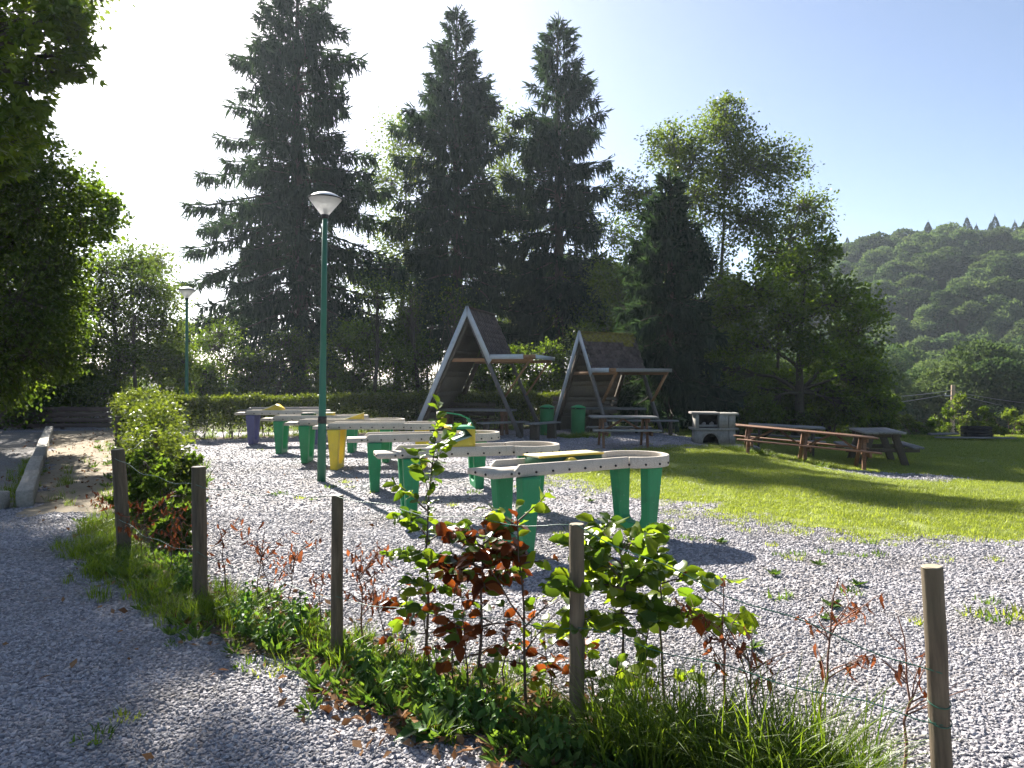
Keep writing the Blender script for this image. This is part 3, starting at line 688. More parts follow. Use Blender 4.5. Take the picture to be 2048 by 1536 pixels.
# understorey between the hedge and the tall trees
US = [  # px, Y, top py, radius, material, label
    (150, 27.0, 700, 1.3, 'leaf_hazel', 'bright hazel bush behind the low roof on the far left'),
    (10, 27.5, 640, 1.7, 'leaf_dark', 'dark thicket behind the left end of the plank fence'),
    (115, 29.5, 660, 1.6, 'leaf_dark', 'dark thicket behind the low grey roof'),
    (60, 24.9, 730, 1.2, 'leaf_dark', 'dark bush behind the plank fence at the left edge'),
    (215, 28.5, 690, 1.3, 'leaf_dark', 'dark bush behind the hedge corner, under the rounded dark tree'),
    (280, 33.0, 680, 1.6, 'leaf_hazel', 'lit bush behind the hedge, left of the far street lamp'),
    (340, 37.0, 690, 1.7, 'leaf_dark', 'dark bush right behind the far street lamp'),
    (395, 31.0, 700, 1.2, 'leaf_hazel', 'pale bush behind the hedge, right of the far street lamp'),
    (450, 34.0, 640, 1.6, 'leaf_hazel', 'light bush glowing through the lower boughs of the tallest spruce'),
    (540, 35.0, 660, 1.6, 'leaf_dark', 'dark bush behind the trunk of the tallest spruce'),
    (690, 32.0, 640, 1.5, 'leaf_hazel', 'lit hazel bush right of the near street lamp pole'),
    (770, 30.5, 640, 1.5, 'leaf_hazel', 'lit hazel bush left of the nearer shelter'),
    (850, 33.0, 620, 1.5, 'leaf_dark', 'dark bush behind the left slope of the nearer shelter'),
    (930, 31.0, 690, 1.2, 'leaf_hazel', 'bush seen through the open front of the nearer shelter'),
    (1030, 32.0, 690, 1.3, 'leaf_dark', 'bush right of the ridge of the nearer shelter'),
    (1085, 30.0, 680, 1.2, 'leaf_hazel', 'bush in the gap between the two shelters'),
    (1165, 31.5, 650, 1.4, 'leaf_dark', 'dark bush right behind the mossy ridge'),
    (1255, 30.5, 700, 1.2, 'leaf_hazel', 'bush seen under the canopy of the mossy shelter'),
    (1360, 29.5, 700, 1.3, 'leaf_dark', 'dark bush right of the mossy shelter'),
    (1430, 31.5, 680, 1.4, 'leaf_dark', 'dark bush straight behind the stone barbecue'),
    (1520, 33.0, 700, 1.5, 'leaf_hazel', 'lit bush under the maple, left of its trunk'),
    (1470, 26.5, 760, 0.9, 'leaf_hazel', 'low lit bush behind the dark grey picnic table'),
    (1560, 28.0, 770, 1.0, 'leaf_dark', 'low dark bush before the maple trunk'),
    (1665, 28.6, 765, 1.1, 'leaf_hazel', 'low lit bush under the middle of the maple'),
    (1745, 29.5, 780, 1.0, 'leaf_dark', 'low dark bush under the right side of the maple'),
    (1640, 34.0, 720, 1.4, 'leaf_hazel', 'lit bush under the maple, right of its trunk'),
]
for i, (px, Y, top, r, mt, lab) in enumerate(US):
    x = (px-1024)/1500*Y; zt = CAM_H+(755-top)/1500*Y; g0 = tz(x, Y)
    hgt = zt-g0; cls = []
    g = np.random.default_rng(50+i)
    for k in range(6):
        f = (k+0.6)/6
        cls.append((np.array([x+g.normal()*r*0.45, Y+g.normal()*0.5, g0+0.25+f*(hgt-0.6)]), (r*(0.75-0.2*f), r*0.6, hgt*0.17), int(62*r)))
    st = [np.array([x+g.normal()*r*0.5, Y+g.normal()*0.4, g0+hgt*(0.7+0.25*g.random())]) for _ in range(4)]
    broadleaf('understorey_bush', lab, (x, Y), 0.07, cls, leaf=0.12, per=11, mats=(mt, 'bark'), group='bushes between the hedge and the tall trees', cat='bush', spread=0.3, stems=st, seed=70+i)

# bare straight trunks in the shade of the wood
for i, (px, Y, h, lean) in enumerate([(1545, 30, 5, 0.3), (1290, 28.5, 5, 0.1), (1345, 27.5, 5.5, -0.1), (1395, 29, 5, 0.15), (905, 28, 4.5, 0.05), (745, 29, 5, 0.2), (835, 31, 5, -0.2), (95, 26.5, 5.5, 0.3), (275, 28, 4, -0.1), (1245, 30, 5, 0)]):
    x = (px-1024)/1500*Y; z0 = tz(x, Y); g = np.random.default_rng(200+i)
    zz = np.linspace(-0.1, h, 8); p = np.stack([lean*zz/h*1.2+np.sin(zz*1.1+i)*0.06, np.cos(zz+i)*0.05, zz], 1)
    root = empty('young_tree', (x, Y, z0), label=['thin dark trunk standing left of the maple trunk', 'thin trunk under the far end of the mossy canopy', 'thin trunk right of the mossy canopy', 'thin trunk just left of the stone barbecue', 'dark trunk seen inside the nearer shelter', 'thin trunk in the lit bushes left of the nearer shelter', 'thin leaning trunk at the left foot of the nearer shelter', 'dark leaning trunk behind the plank fence', 'dark trunk under the rounded dark tree', 'dark trunk inside the frame of the mossy shelter'][i], cat='tree', group='young trunks in the wood')
    b = MB(); b.tube(p, np.linspace(0.09, 0.04, 8), 7); tip = p[-1]
    n = 50; T = tip+unit(n)*np.array([0.9, 0.7, 0.9])*rng.random((n, 1))**0.5; s0 = p[rng.integers(4, 8, n)]
    b.segs(s0, T, 0.014, 0.005, 3); b.build('trunk', M['bark'], root, smooth=True, attr=True)
    ii = np.repeat(np.arange(n), 9); P = T[ii]+rng.normal(size=(len(ii), 3))*0.2
    MB().leaves(P, unit(len(ii)), unit(len(ii))+np.array([0, 0, 0.7]), 0.11, 0.07, 0.15).build('crown', M['leaf_dark'], root, attr=True)

# ------------------------------------------------------------------ hedges
def hedge(name, label, line, h, w, n, mat, stems, leaf=0.062, low=0.35, hvar=0.06, loose=0.0, seed=1):
    g = np.random.default_rng(seed)
    P = np.asarray(line, float); seg = np.linalg.norm(np.diff(P, axis=0), axis=1); cum = np.r_[0, np.cumsum(seg)]; L = cum[-1]
    s = g.random(n)*L
    cx = np.interp(s, cum, P[:, 0]); cyv = np.interp(s, cum, P[:, 1])
    k = np.clip(np.searchsorted(cum, s)-1, 0, len(seg)-1); d = (np.diff(P, axis=0)/seg[:, None])[k]; nr = np.stack([-d[:, 1], d[:, 0]], 1)
    q = g.random(n); face = g.random(n)
    top = face < 0.30
    u = np.where(top, (g.random(n)*2-1), np.sign(g.random(n)-0.5)*(0.35+0.75*g.random(n)))
    zz = np.where(top, 0.88+0.16*g.random(n), g.random(n)**(0.55))
    hh = h*(1+(vnoise(cx*3, cyv*3, 1.0)-0.5)*hvar*2)
    dens = np.where(zz < low, zz/low*0.8+0.25, 1.0)*np.clip(0.45+vnoise(cx*2.2+u, zz*3.0+cyv*2.2, 1.6)*1.1, 0, 1)
    keep = g.random(n) < dens
    P3 = np.stack([cx+nr[:, 0]*u*w/2, cyv+nr[:, 1]*u*w/2, terrain(cx, cyv)+0.05+zz*hh], 1)+g.normal(size=(n, 3))*(0.035+loose)
    P3 = P3[keep]; nn = len(P3)
    out = np.stack([nr[keep, 0]*u[keep], nr[keep, 1]*u[keep], np.where(top[keep], 0.9, 0.15)], 1)
    D = g.normal(size=(nn, 3))*0.9+out*0.4; Nn = g.normal(size=(nn, 3))*1.1+out*0.3+np.array([0, 0, 0.3])
    ln = leaf*(0.7+0.6*g.random(nn))
    c = P.mean(0); off = np.array([c[0], c[1], tz(*c)])
    root = empty(name, tuple(off), label=label, cat='hedge')
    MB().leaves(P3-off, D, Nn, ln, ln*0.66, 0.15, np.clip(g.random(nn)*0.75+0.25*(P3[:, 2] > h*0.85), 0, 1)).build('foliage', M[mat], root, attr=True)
    ss = np.sort(g.random(stems)*L); bx = np.interp(ss, cum, P[:, 0]); by = np.interp(ss, cum, P[:, 1])
    bz = terrain(bx, by)-0.03; b = MB()
    A = np.stack([bx, by, bz], 1)-off; Bm = A+np.stack([g.normal(size=stems)*0.07, g.normal(size=stems)*0.06, np.full(stems, h*0.45)], 1); Ct = Bm+np.stack([g.normal(size=stems)*0.1, g.normal(size=stems)*0.1, np.full(stems, h*0.45)], 1)
    b.segs(A, Bm, 0.014, 0.010, 5); b.segs(Bm, Ct, 0.010, 0.005, 4)
    j = g.integers(0, stems, stems*5); tt = g.random((stems*5, 1)); S = Bm[j]*(1-tt)+Ct[j]*tt
    b.segs(S, S+g.normal(size=(stems*5, 3))*np.array([0.16, 0.16, 0.12]), 0.005, 0.002, 3)
    tag(b.build('stems', M['twig'], root, smooth=True, attr=True), kind='stuff')
    return root
hedge('clipped_hedge', 'long clipped beech hedge along the back of the gravel yard', REAR_HEDGE, 1.08, 0.55, 60000, 'leaf_hedge', 90, 0.07, 0.5, seed=41)
hedge('clipped_hedge', 'tall clipped corner of beech hedge beside the sandy path', SIDE_HEDGE[2:], 1.12, 0.60, 26000, 'leaf_hedge', 40, 0.064, 0.55, 0.2, 0.04, seed=42)
hedge('loose_hedge', 'low loose yellow-green hedge behind the leaning post at the path', [(-4.65, 9.7), (-5.2, 10.9), (-6.2, 13.0)], 0.80, 0.55, 9000, 'leaf_hedge', 44, 0.058, 0.7, 0.5, 0.07, seed=43)

for i, (x, y, hh, r_, lab) in enumerate([(-4.75, 9.6, 0.75, 0.42, 'small lit shrub right beside the leaning path-corner post'), (-5.15, 10.7, 0.95, 0.5, 'lit shrub with yellow tips in the gap of the loose hedge'), (-5.75, 11.9, 1.05, 0.5, 'taller lit shrub before the clipped hedge corner'), (-4.55, 10.6, 0.6, 0.4, 'low shrub spilling over the gravel right of the loose hedge'), (-4.25, 8.75, 0.78, 0.34, 'scraggly lit shrub straight behind the leaning path-corner post'), (-3.75, 8.1, 0.62, 0.30, 'scraggly low shrub right of the leaning path-corner post'), (-3.3, 7.35, 0.5, 0.26, 'lowest scraggly shrub, nearest the second fence post')]):
    g = np.random.default_rng(900+i)
    cls = [(np.array([x+g.uniform(-1, 1)*r_*0.42, y+g.uniform(-1, 1)*r_*0.35, hh*(0.2+0.09*k)]), (r_*0.42, r_*0.42, hh*0.13), 26) for k in range(9)]
    broadleaf('hedge_shrub', lab, (x, y), 0.018, cls, leaf=0.062, per=11, mats=('leaf_hazel', 'twig'), group='loose shrubs at the near end of the hedge', cat='shrub', spread=0.12, twig_r=0.003, stems=[np.array([x+g.normal()*r_*0.5, y+g.normal()*r_*0.4, hh*0.9]) for _ in range(5)], seed=910+i)

# ------------------------------------------------------------------ far wooded hill
def hill_mesh(name, g, conifer, fine=1):
    b = MB()
    if conifer:
        n = 2200; t = g.random(n)**0.8; a = g.random(n)*6.283; r = 0.21*(1-t)**0.9*(0.65+0.45*g.random(n))
        C = np.stack([np.cos(a)*r, np.sin(a)*r, 0.12+t*0.86-0.02], 1); D = np.stack([np.cos(a), np.sin(a), -0.5-0*a], 1)+g.normal(size=(n, 3))*0.3
        b.leaves(C, D, g.normal(size=(n, 3))+np.array([0, 0, 1]), 0.02+0.045*(1-t), 0.012+0.016*(1-t), 0.2, g.random(n)); b.leaves(np.array([[0, 0, 0.93]]), np.array([[0, 0, 1.0]]), np.array([[1.0, 0, 0]]), 0.10, 0.014)
    else:
        for k in range(20):
            a = g.random()*6.283; rr = 0.36*g.random()**0.5 if k else 0
            c = np.array([math.cos(a)*rr, math.sin(a)*rr, 0.56+0.30*g.random()-rr*0.75 if k else 0.74]); s = 0.10+0.09*g.random()
            n = 300*fine; u = unit(n); u[:, 2] = np.where(u[:, 2] < -0.35, -u[:, 2], u[:, 2])
            P = c+u*s*np.array([1, 1, 0.85])*(0.80+0.25*g.random((n, 1)))
            b.leaves(P, u*0.4+g.normal(size=(n, 3))*0.6, u+g.normal(size=(n, 3))*0.45, 0.042*(0.6+0.8*g.random(n))/fine**0.5, 0.032/fine**0.5, 0.15, np.clip(g.random()*0.6+g.random(n)*0.4, 0, 1))
    b.segs(np.array([[0, 0, -0.05]]), np.array([[0, 0, 0.5]]), 0.022, 0.012, 6)
    return b.mesh(name, M['leaf_hill_conifer' if conifer else 'leaf_hill'], attr=True)
gh = np.random.default_rng(77)
HB = [hill_mesh('hill_broadleaf_%d' % i, gh, False) for i in range(5)]
HN = [hill_mesh('near_broadleaf_%d' % i, gh, False, 4) for i in range(3)]
HC = [hill_mesh('hill_conifer_%d' % i, gh, True) for i in range(3)]
cnt = 0; placed = []
for row, Y in enumerate([56, 64, 73, 83, 94, 106, 118, 130, 142, 155, 168, 182, 197]):
    step = 4.1+Y*0.008
    x = 0.25*Y-4+gh.random()*4
    while x < 0.72*Y+3:
        xx = x+gh.normal()*1.2; yy = Y+gh.normal()*2.2
        z = tz(xx, yy)
        hgt = (9.0+3.5*gh.random())*(1.15 if Y < 100 else 1.0)
        o = link('hillside_tree', HB[gh.integers(0, 5)] if Y > 90 else HN[gh.integers(0, 3)], None, (xx, yy, z-0.8), (0, 0, gh.random()*6.28), (hgt*1.05*(0.9+0.3*gh.random()),)*2+(hgt,))
        zone = 'at the dark foot of the far hill, behind the utility pole' if Y < 90 else 'on the lower slope of the far hill' if Y < 125 else 'halfway up the far wooded hill' if Y < 160 else 'just below the skyline of the far hill'
        tag(o, 'rounded broadleaf tree '+zone, 'tree', 'broadleaf trees '+zone)
        x += step*(0.8+0.4*gh.random()); cnt += 1
for i in range(11):  # row of trees added to cast shade on the foot of the hill
    x = 4+i*2.3+gh.normal()*0.8; Y = 98+gh.normal()*5; hgt = 20+4*gh.random()
    o = link('valley_tree', HB[i % 5], None, (x, Y, tz(x, Y)-0.5), (0, 0, gh.random()*6.28), (hgt*0.62,)*2+(hgt,))
    tag(o, 'tall valley tree seen dimly through the poplar and maple', 'tree', 'tall trees along the valley stream')
for i in range(44):
    Y = 199+gh.random()*10; px = 1690+i*9.5+gh.normal()*5
    if px < 1830 and i % 6: continue
    x = (px-1024)/1500*Y; z = tz(x, Y)
    hgt = 6+6*gh.random()+(3.0 if px > 1850 else 0)
    o = link('hilltop_conifer', HC[gh.integers(0, 3)], None, (x, Y, z-0.5), (0, 0, gh.random()*6.28), (hgt*(1.0+0.3*gh.random()),)*2+(hgt,))
    tag(o, 'dark pointed conifer on the skyline of the far hill', 'conifer', 'conifers on the hill skyline')

# ================================================================== OBJECTS
# ------------------------------------------------------------------ table minigolf tables
TOP, BOT, RIM = 0.80, 0.745, 0.862
LANE, LW, CR = 1.66, 0.50, 0.385
CX = LANE+0.30
def make_frame_mesh(mat):
    prof = []
    outer = [(0.33, BOT), (0.275, 0.0)]
    inner = [(0.185, BOT), (0.165, 0.22), (0.15, 0.155), (0.115, 0.12), (0.06, 0.105)]
    P = [(-x, z) for x, z in outer]+[(x, z) for x, z in outer[::-1]]      # outline, counter-clockwise in y-z
    loop = [(-0.33, BOT), (-0.275, 0.0), (0.275, 0.0), (0.33, BOT)]+inner+[(-x, z) for x, z in inner[::-1]]
    b = bmesh.new(); n = len(loop); d = lambda z: 0.062+0.045*z/BOT
    f0 = [b.verts.new((-d(z), y, z)) for y, z in loop]; f1 = [b.verts.new((d(z), y, z)) for y, z in loop]
    b.faces.new(f0[::-1]); b.faces.new(f1)
    for i in range(n): b.faces.new((f0[i], f0[(i+1) % n], f1[(i+1) % n], f1[i]))
    # a raised rib down the outer faces
    bmesh.ops.recalc_face_normals(b, faces=b.faces)
    bmesh.ops.bevel(b, geom=[e for e in b.edges if e.is_manifold and e.calc_face_angle(0) > 0.5], offset=0.014, segments=1, affect='EDGES')
    me = bpy.data.meshes.new('support_frame'); b.to_mesh(me); b.free(); me.materials.append(mat); return me
FR = {c: make_frame_mesh(M['leg_'+c]) for c in ('green', 'yellow', 'purple')}
bb = MB(); bb.lathe([(0, 0.012), (0.009, 0.010), (0.013, 0.004), (0.013, -0.004)], 8)
BOLT = bb.mesh('bolt', M['bolt'])
a_join = math.asin((LW/2)/CR)
def ring(a0, a1, k, r0, r1, z0, z1):
    an = np.linspace(a0, a1, k); c, s = np.cos(an), np.sin(an)
    v = np.concatenate([np.stack([CX+r*c, r*s, np.full(k, z)], 1) for r, z in ((r0, z0), (r1, z0), (r1, z1), (r0, z1))])
    f = []
    for q in range(4):
        for i in range(k-1): f.append([q*k+i, q*k+i+1, ((q+1) % 4)*k+i+1, ((q+1) % 4)*k+i])
    f.append([0, k, 2*k, 3*k]); f.append([k-1, 4*k-1, 3*k-1, 2*k-1])
    return v, f
def table_meshes(mat, suffix):
    out = {}
    b = MB(); b.box((LANE/2, 0, (TOP+BOT)/2), (LANE, LW, TOP-BOT)); out['deck'] = b.mesh('deck'+suffix, mat)
    b = MB(); b.lathe([(0.0, TOP-0.003), (CR-0.047, TOP-0.003), (CR-0.047, BOT+0.002), (0.0, BOT+0.002)], 40, (CX, 0, 0)); out['round_deck'] = b.mesh('round_deck'+suffix, mat)
    jx = CX-math.sqrt(CR**2-(LW/2)**2)
    b = MB(); b.prism([(0.255, BOT-0.002), (jx+0.012, BOT-0.002), (jx+0.012, RIM), (0.31, RIM), (0.255, TOP+0.004)], -0.0225, 0.0225); out['side_rail'] = b.mesh('side_rail'+suffix, mat)
    v, f = ring(-math.pi+a_join+0.02, math.pi-a_join-0.02, 44, CR-0.045, CR+0.001, BOT-0.004, RIM-0.002)
    b = MB(); b.add(v, f); out['round_rim'] = b.mesh('round_rim'+suffix, mat)
    for me in out.values(): fix_normals(me)
    return out
TM = {'a': table_meshes(M['concrete_top'], ''), 'b': table_meshes(M['concrete_worn'], '_worn')}  # set b is darker concrete: the hindmost table's shade put into its colour
TABLES = {}
def golf_table(key, Bx, By, ang, leg, label, kind='a', bolts=True, top_scale=1.0):
    a = R(ang); v = (-math.sin(a), math.cos(a))
    loc = (Bx+v[0]*LW/2, By+v[1]*LW/2); z = tz(loc[0]+math.cos(a), loc[1]+math.sin(a))
    root = empty('minigolf_table', (loc[0], loc[1], z), a, label=label, cat='minigolf table', group='table minigolf lanes on the gravel')
    tm = TM[kind]
    for nm in ('deck', 'round_deck', 'round_rim'):
        o = link(nm, tm[nm], root)
        if nm == 'round_rim':
            mod = o.modifiers.new('bevel', 'BEVEL'); mod.width = 0.008; mod.segments = 2; mod.limit_method = 'ANGLE'; mod.angle_limit = R(40)
    for s in (-1, 1):
        o = link('side_rail', tm['side_rail'], root, (0, s*(LW/2-0.0205), 0))
        mod = o.modifiers.new('bevel', 'BEVEL'); mod.width = 0.006; mod.limit_method = 'ANGLE'; mod.angle_limit = R(40)
    for x in (0.40, CX+0.02):
        g0 = tz(loc[0]+math.cos(a)*x, loc[1]+math.sin(a)*x)-z
        link('support_frame', FR[leg], root, (x, 0, -0.004), (0, 0, random.uniform(-0.03, 0.03)))
    if bolts:
        zb = BOT+0.036
        xs = list(np.arange(0.205, 0.30, 0.085))+list(np.arange(0.49, LANE-0.02, 0.2))
        for x in xs: link('bolt', BOLT, root, (x, -LW/2-0.006, zb), (R(90), 0, 0))
        for y in (-0.12, 0.08): link('bolt', BOLT, root, (-0.004, y, zb-0.006), (0, R(-90), 0))
        for an in np.radians([-138, -112, -86, -60, -34, -8, 20]):
            link('bolt', BOLT, root, (CX+math.cos(an)*(CR+0.003), math.sin(an)*(CR+0.003), zb), (0, R(90), an))
    TABLES[key] = root
    return root
golf_table(1, -0.18, 7.06, 32, 'green', 'nearest pale minigolf table on green legs, with a long dark green box on it')
golf_table(2, -1.587, 8.87, 16, 'green', 'minigolf table second nearest, on green legs, carrying a big yellow and mint ramp')
golf_table(3, -2.43, 11.08, 13, 'green', 'minigolf table on green legs with a green chute frame on its round end')
golf_table(4, -3.65, 13.7, 1, 'yellow', 'empty-topped minigolf table on yellow legs, right behind the street lamp')
golf_table(5, -4.49, 14.76, 3, 'green', 'minigolf table on green legs with a cream-topped yellow wedge, behind the yellow-legged one')
golf_table(6, -5.60, 16.7, 4, 'green', 'minigolf table on green legs with small yellow and grey blocks behind the lamp pole')
golf_table(7, -7.0, 18.9, 3, 'purple', 'minigolf table on purple legs with a yellow roof-shaped ramp')
golf_table(8, -7.55, 20.6, 6, 'green', 'hindmost minigolf table with a weathered brown-grey top close to the hedge', 'b')

def on_table(key, name, x, y, label, rz=0.0, cat='obstacle'):
    rt = TABLES[key]; a = rt.rotation_euler.z
    p = rt.location+Vector((math.cos(a)*x-math.sin(a)*y, math.sin(a)*x+math.cos(a)*y, TOP+0.002))
    return empty(name, p, a+rz, label=label, cat=cat, group='obstacles lying on the minigolf tables')
# long box
r = on_table(1, 'box_obstacle', 0.62, 0.02, 'long dark green box with a pale yellow top on the nearest table')
MB().box((0.40, 0, 0.048), (0.80, 0.27, 0.09)).build('body', M['ob_dark_green'], r, bevel=0.004)
MB().box((0.40, 0, 0.104), (0.82, 0.285, 0.018)).build('lid', M['ob_cream'], r, bevel=0.004)
for s in (-1, 1): MB().box((0.40, s*0.146, 0.104), (0.825, 0.008, 0.021)).build('lid_edge', M['ob_yellow'], r)
r = on_table(1, 'wedge_obstacle', 0.97, -0.17, 'small yellow wedge at the front rail of the nearest table')
MB().prism([(-0.14, 0), (0.14, 0), (0.03, 0.085), (-0.03, 0.085)], -0.03, 0.03).build('body', M['ob_yellow'], r, bevel=0.003)
# big ramp with hood
r = on_table(2, 'ramp_obstacle', 0.55, 0, 'big yellow-sided ramp with mint slope and dark green hood on the second table')
sidep = [(0, 0.0), (0.64, 0.0), (0.64, 0.29), (0.34, 0.315), (0.50, 0.205), (0.56, 0.175)]
for s in (-1, 1): MB().prism([(0, 0.0), (0.64, 0.0), (0.64, 0.27), (0.52, 0.285), (0.61, 0.185), (0.53, 0.155)], s*0.195-0.01, s*0.195+0.01).build('side_panel', M['ob_yellow'], r)
MB().prism([(0.01, 0.0), (0.03, 0.0), (0.60, 0.165), (0.595, 0.19)], -0.184, 0.184).build('slope', M['ob_mint'], r)
MB().prism([(0.605, 0.175), (0.625, 0.175), (0.545, 0.265), (0.35, 0.275), (0.36, 0.262), (0.52, 0.255)], -0.184, 0.184).build('hood', M['ob_dark_green'], r)
MB().prism([(0.345, 0.278), (0.64, 0.272), (0.64, 0.302), (0.345, 0.308)], -0.207, 0.207).build('top_board', M['ob_green'], r, bevel=0.004)
MB().prism([(0.330, 0.272), (0.344, 0.272), (0.344, 0.311), (0.330, 0.311)], -0.207, 0.207).build('edge_strip', M['ob_yellow'], r)
MB().box((0.645, 0, 0.14), (0.008, 0.37, 0.27)).build('back_board', M['ob_yellow'], r)
# chute with swing arm
r = on_table(3, 'chute_obstacle', 1.55, 0.03, 'green chute with curved arms and white block on the round end of table three')
th = np.linspace(0, 1.25, 8); rad = 0.26
for s in (-1, 1):
    pts = [(0.08+rad*math.sin(q), rad*(1-math.cos(q))+0.01) for q in th]
    MB().prism(pts+[(pts[-1][0]+0.01, pts[-1][1]), (0.42, 0.0), (0.10, 0.0)], s*0.11-0.007, s*0.11+0.007).build('cheek', M['ob_yellow'], r)
MB().prism([(0.08+rad*math.sin(q), rad*(1-math.cos(q))+0.018) for q in th]+[(0.08+(rad+0.012)*math.sin(q), rad+0.012-(rad+0.012)*math.cos(q)+0.018-0.012) for q in th[::-1]], -0.102, 0.102).build('chute', M['ob_mint'], r)
MB().prism([(0.335, 0.19), (0.42, 0.0), (0.435, 0.0), (0.35, 0.20)], -0.118, 0.118).build('back_board', M['ob_green'], r)
for s in (-1, 1):
    MB().tube([(0.345, s*0.11, 0.19), (0.30, s*0.11, 0.27), (0.18, s*0.11, 0.325), (-0.02, s*0.11, 0.36), (-0.14, s*0.10, 0.365)], 0.011, 6).build('arm', M['ob_green'], r, smooth=True)
    MB().tube([(-0.13, s*0.08, 0.36), (-0.02, s*0.11, 0.01)], 0.007, 6).build('rod', M['ob_yellow'], r, smooth=True)
MB().bar((0.18, -0.11, 0.325), (0.18, 0.11, 0.325), 0.02, 0.012).build('cross_bar', M['ob_green'], r)
MB().bar((0.345, -0.11, 0.19), (0.345, 0.11, 0.19), 0.02, 0.012).build('cross_bar', M['ob_green'], r)
MB().box((-0.14, 0, 0.335), (0.09, 0.14, 0.085)).build('white_block', M['ob_white'], r, bevel=0.006)
# wedge
r = on_table(5, 'ramp_obstacle', 1.0, 0, 'cream-topped yellow wedge on the table behind the yellow-legged one')
MB().prism([(0, 0), (0.50, 0), (0.50, 0.165), (0.0, 0.008)], -0.19, 0.19).build('body', M['ob_yellow'], r, bevel=0.003)
MB().prism([(-0.01, 0.008), (0.505, 0.168), (0.505, 0.182), (-0.01, 0.020)], -0.196, 0.196).build('slope', M['ob_cream'], r)
# blocks
r = on_table(6, 'block_obstacle', 1.42, 0, 'yellow block with cream top right of the lamp pole on the green-legged table')
MB().box((0, 0, 0.05), (0.30, 0.36, 0.10)).build('body', M['ob_yellow'], r, bevel=0.004)
MB().box((0, 0, 0.108), (0.31, 0.37, 0.014)).build('lid', M['ob_cream'], r)
r = on_table(6, 'block_obstacle', 1.0, 0.02, 'grey-green block left of the lamp pole on the green-legged table')
MB().box((0, 0, 0.05), (0.28, 0.30, 0.10)).build('body', M['ob_dark_green'], r, bevel=0.004)
MB().box((-0.02, 0, 0.106), (0.26, 0.31, 0.010)).build('lid', M['concrete_worn'], r)
# roof ramp
r = on_table(7, 'ramp_obstacle', 0.55, 0, 'yellow roof-shaped double ramp on the purple-legged table')
MB().prism([(0, 0), (0.60, 0), (0.60, 0.07), (0.45, 0.19), (0, 0.005)], -0.19, 0.19).build('body', M['ob_yellow'], r, bevel=0.003)
MB().prism([(-0.01, 0.006), (0.45, 0.196), (0.45, 0.209), (-0.01, 0.017)], -0.197, 0.197).build('slope', M['ob_cream'], r)
MB().prism([(0.452, 0.196), (0.606, 0.072), (0.612, 0.082), (0.456, 0.209)], -0.197, 0.197).build('slope', M['ob_yellow'], r)

# ------------------------------------------------------------------ street lamps
def lamp(x, y, label, lean=0.0):
    root = empty('street_lamp', (x, y, tz(x, y)-0.05), rot=(0, R(lean), 0), label=label, cat='lamp', group='green park lamps')
    MB().lathe([(0.0, 0.0), (0.072, 0.0), (0.068, 1.08), (0.060, 1.10), (0.050, 2.6), (0.043, 4.36), (0.0, 4.36)], 14).build('pole', M['lamp_green'], root, smooth=True)
    MB().lathe([(0.0695, 1.0), (0.0715, 1.0), (0.0710, 1.11), (0.0640, 1.12)], 14).build('band', M['black'], root, smooth=True)
    MB().lathe([(0.0, 4.34), (0.050, 4.34), (0.056, 4.37), (0.062, 4.41), (0.0, 4.41)], 14).build('collar', M['black'], root, smooth=True)
    MB().lathe([(0.064, 4.405), (0.255, 4.645), (0.262, 4.66), (0.262, 4.672), (0.252, 4.665), (0.058, 4.415)], 28).build('diffuser', M['lamp_acrylic'], root, smooth=True)
    cap = MB().lathe([(0.0, 4.775), (0.05, 4.772), (0.11, 4.760), (0.17, 4.738), (0.225, 4.708), (0.268, 4.674), (0.0, 4.674)], 28).build('cap', M['lamp_cap'], root, smooth=True)
    MB().lathe([(0.266, 4.658), (0.272, 4.662), (0.272, 4.676), (0.262, 4.681)], 28).build('cap_rim', M['black'], cap, smooth=True)
    MB().lathe([(0.0, 4.41), (0.030, 4.42), (0.036, 4.46), (0.030, 4.51), (0.0, 4.52)], 10).build('bulb', M['metal_grey'], root, smooth=True)
    return root
lamp(-3.12, 12.26, 'near green street lamp rising between the minigolf tables', 0.9)
lamp(-10.85, 25.0, 'far green street lamp behind the hedge, left of the tallest spruce', 0.3)

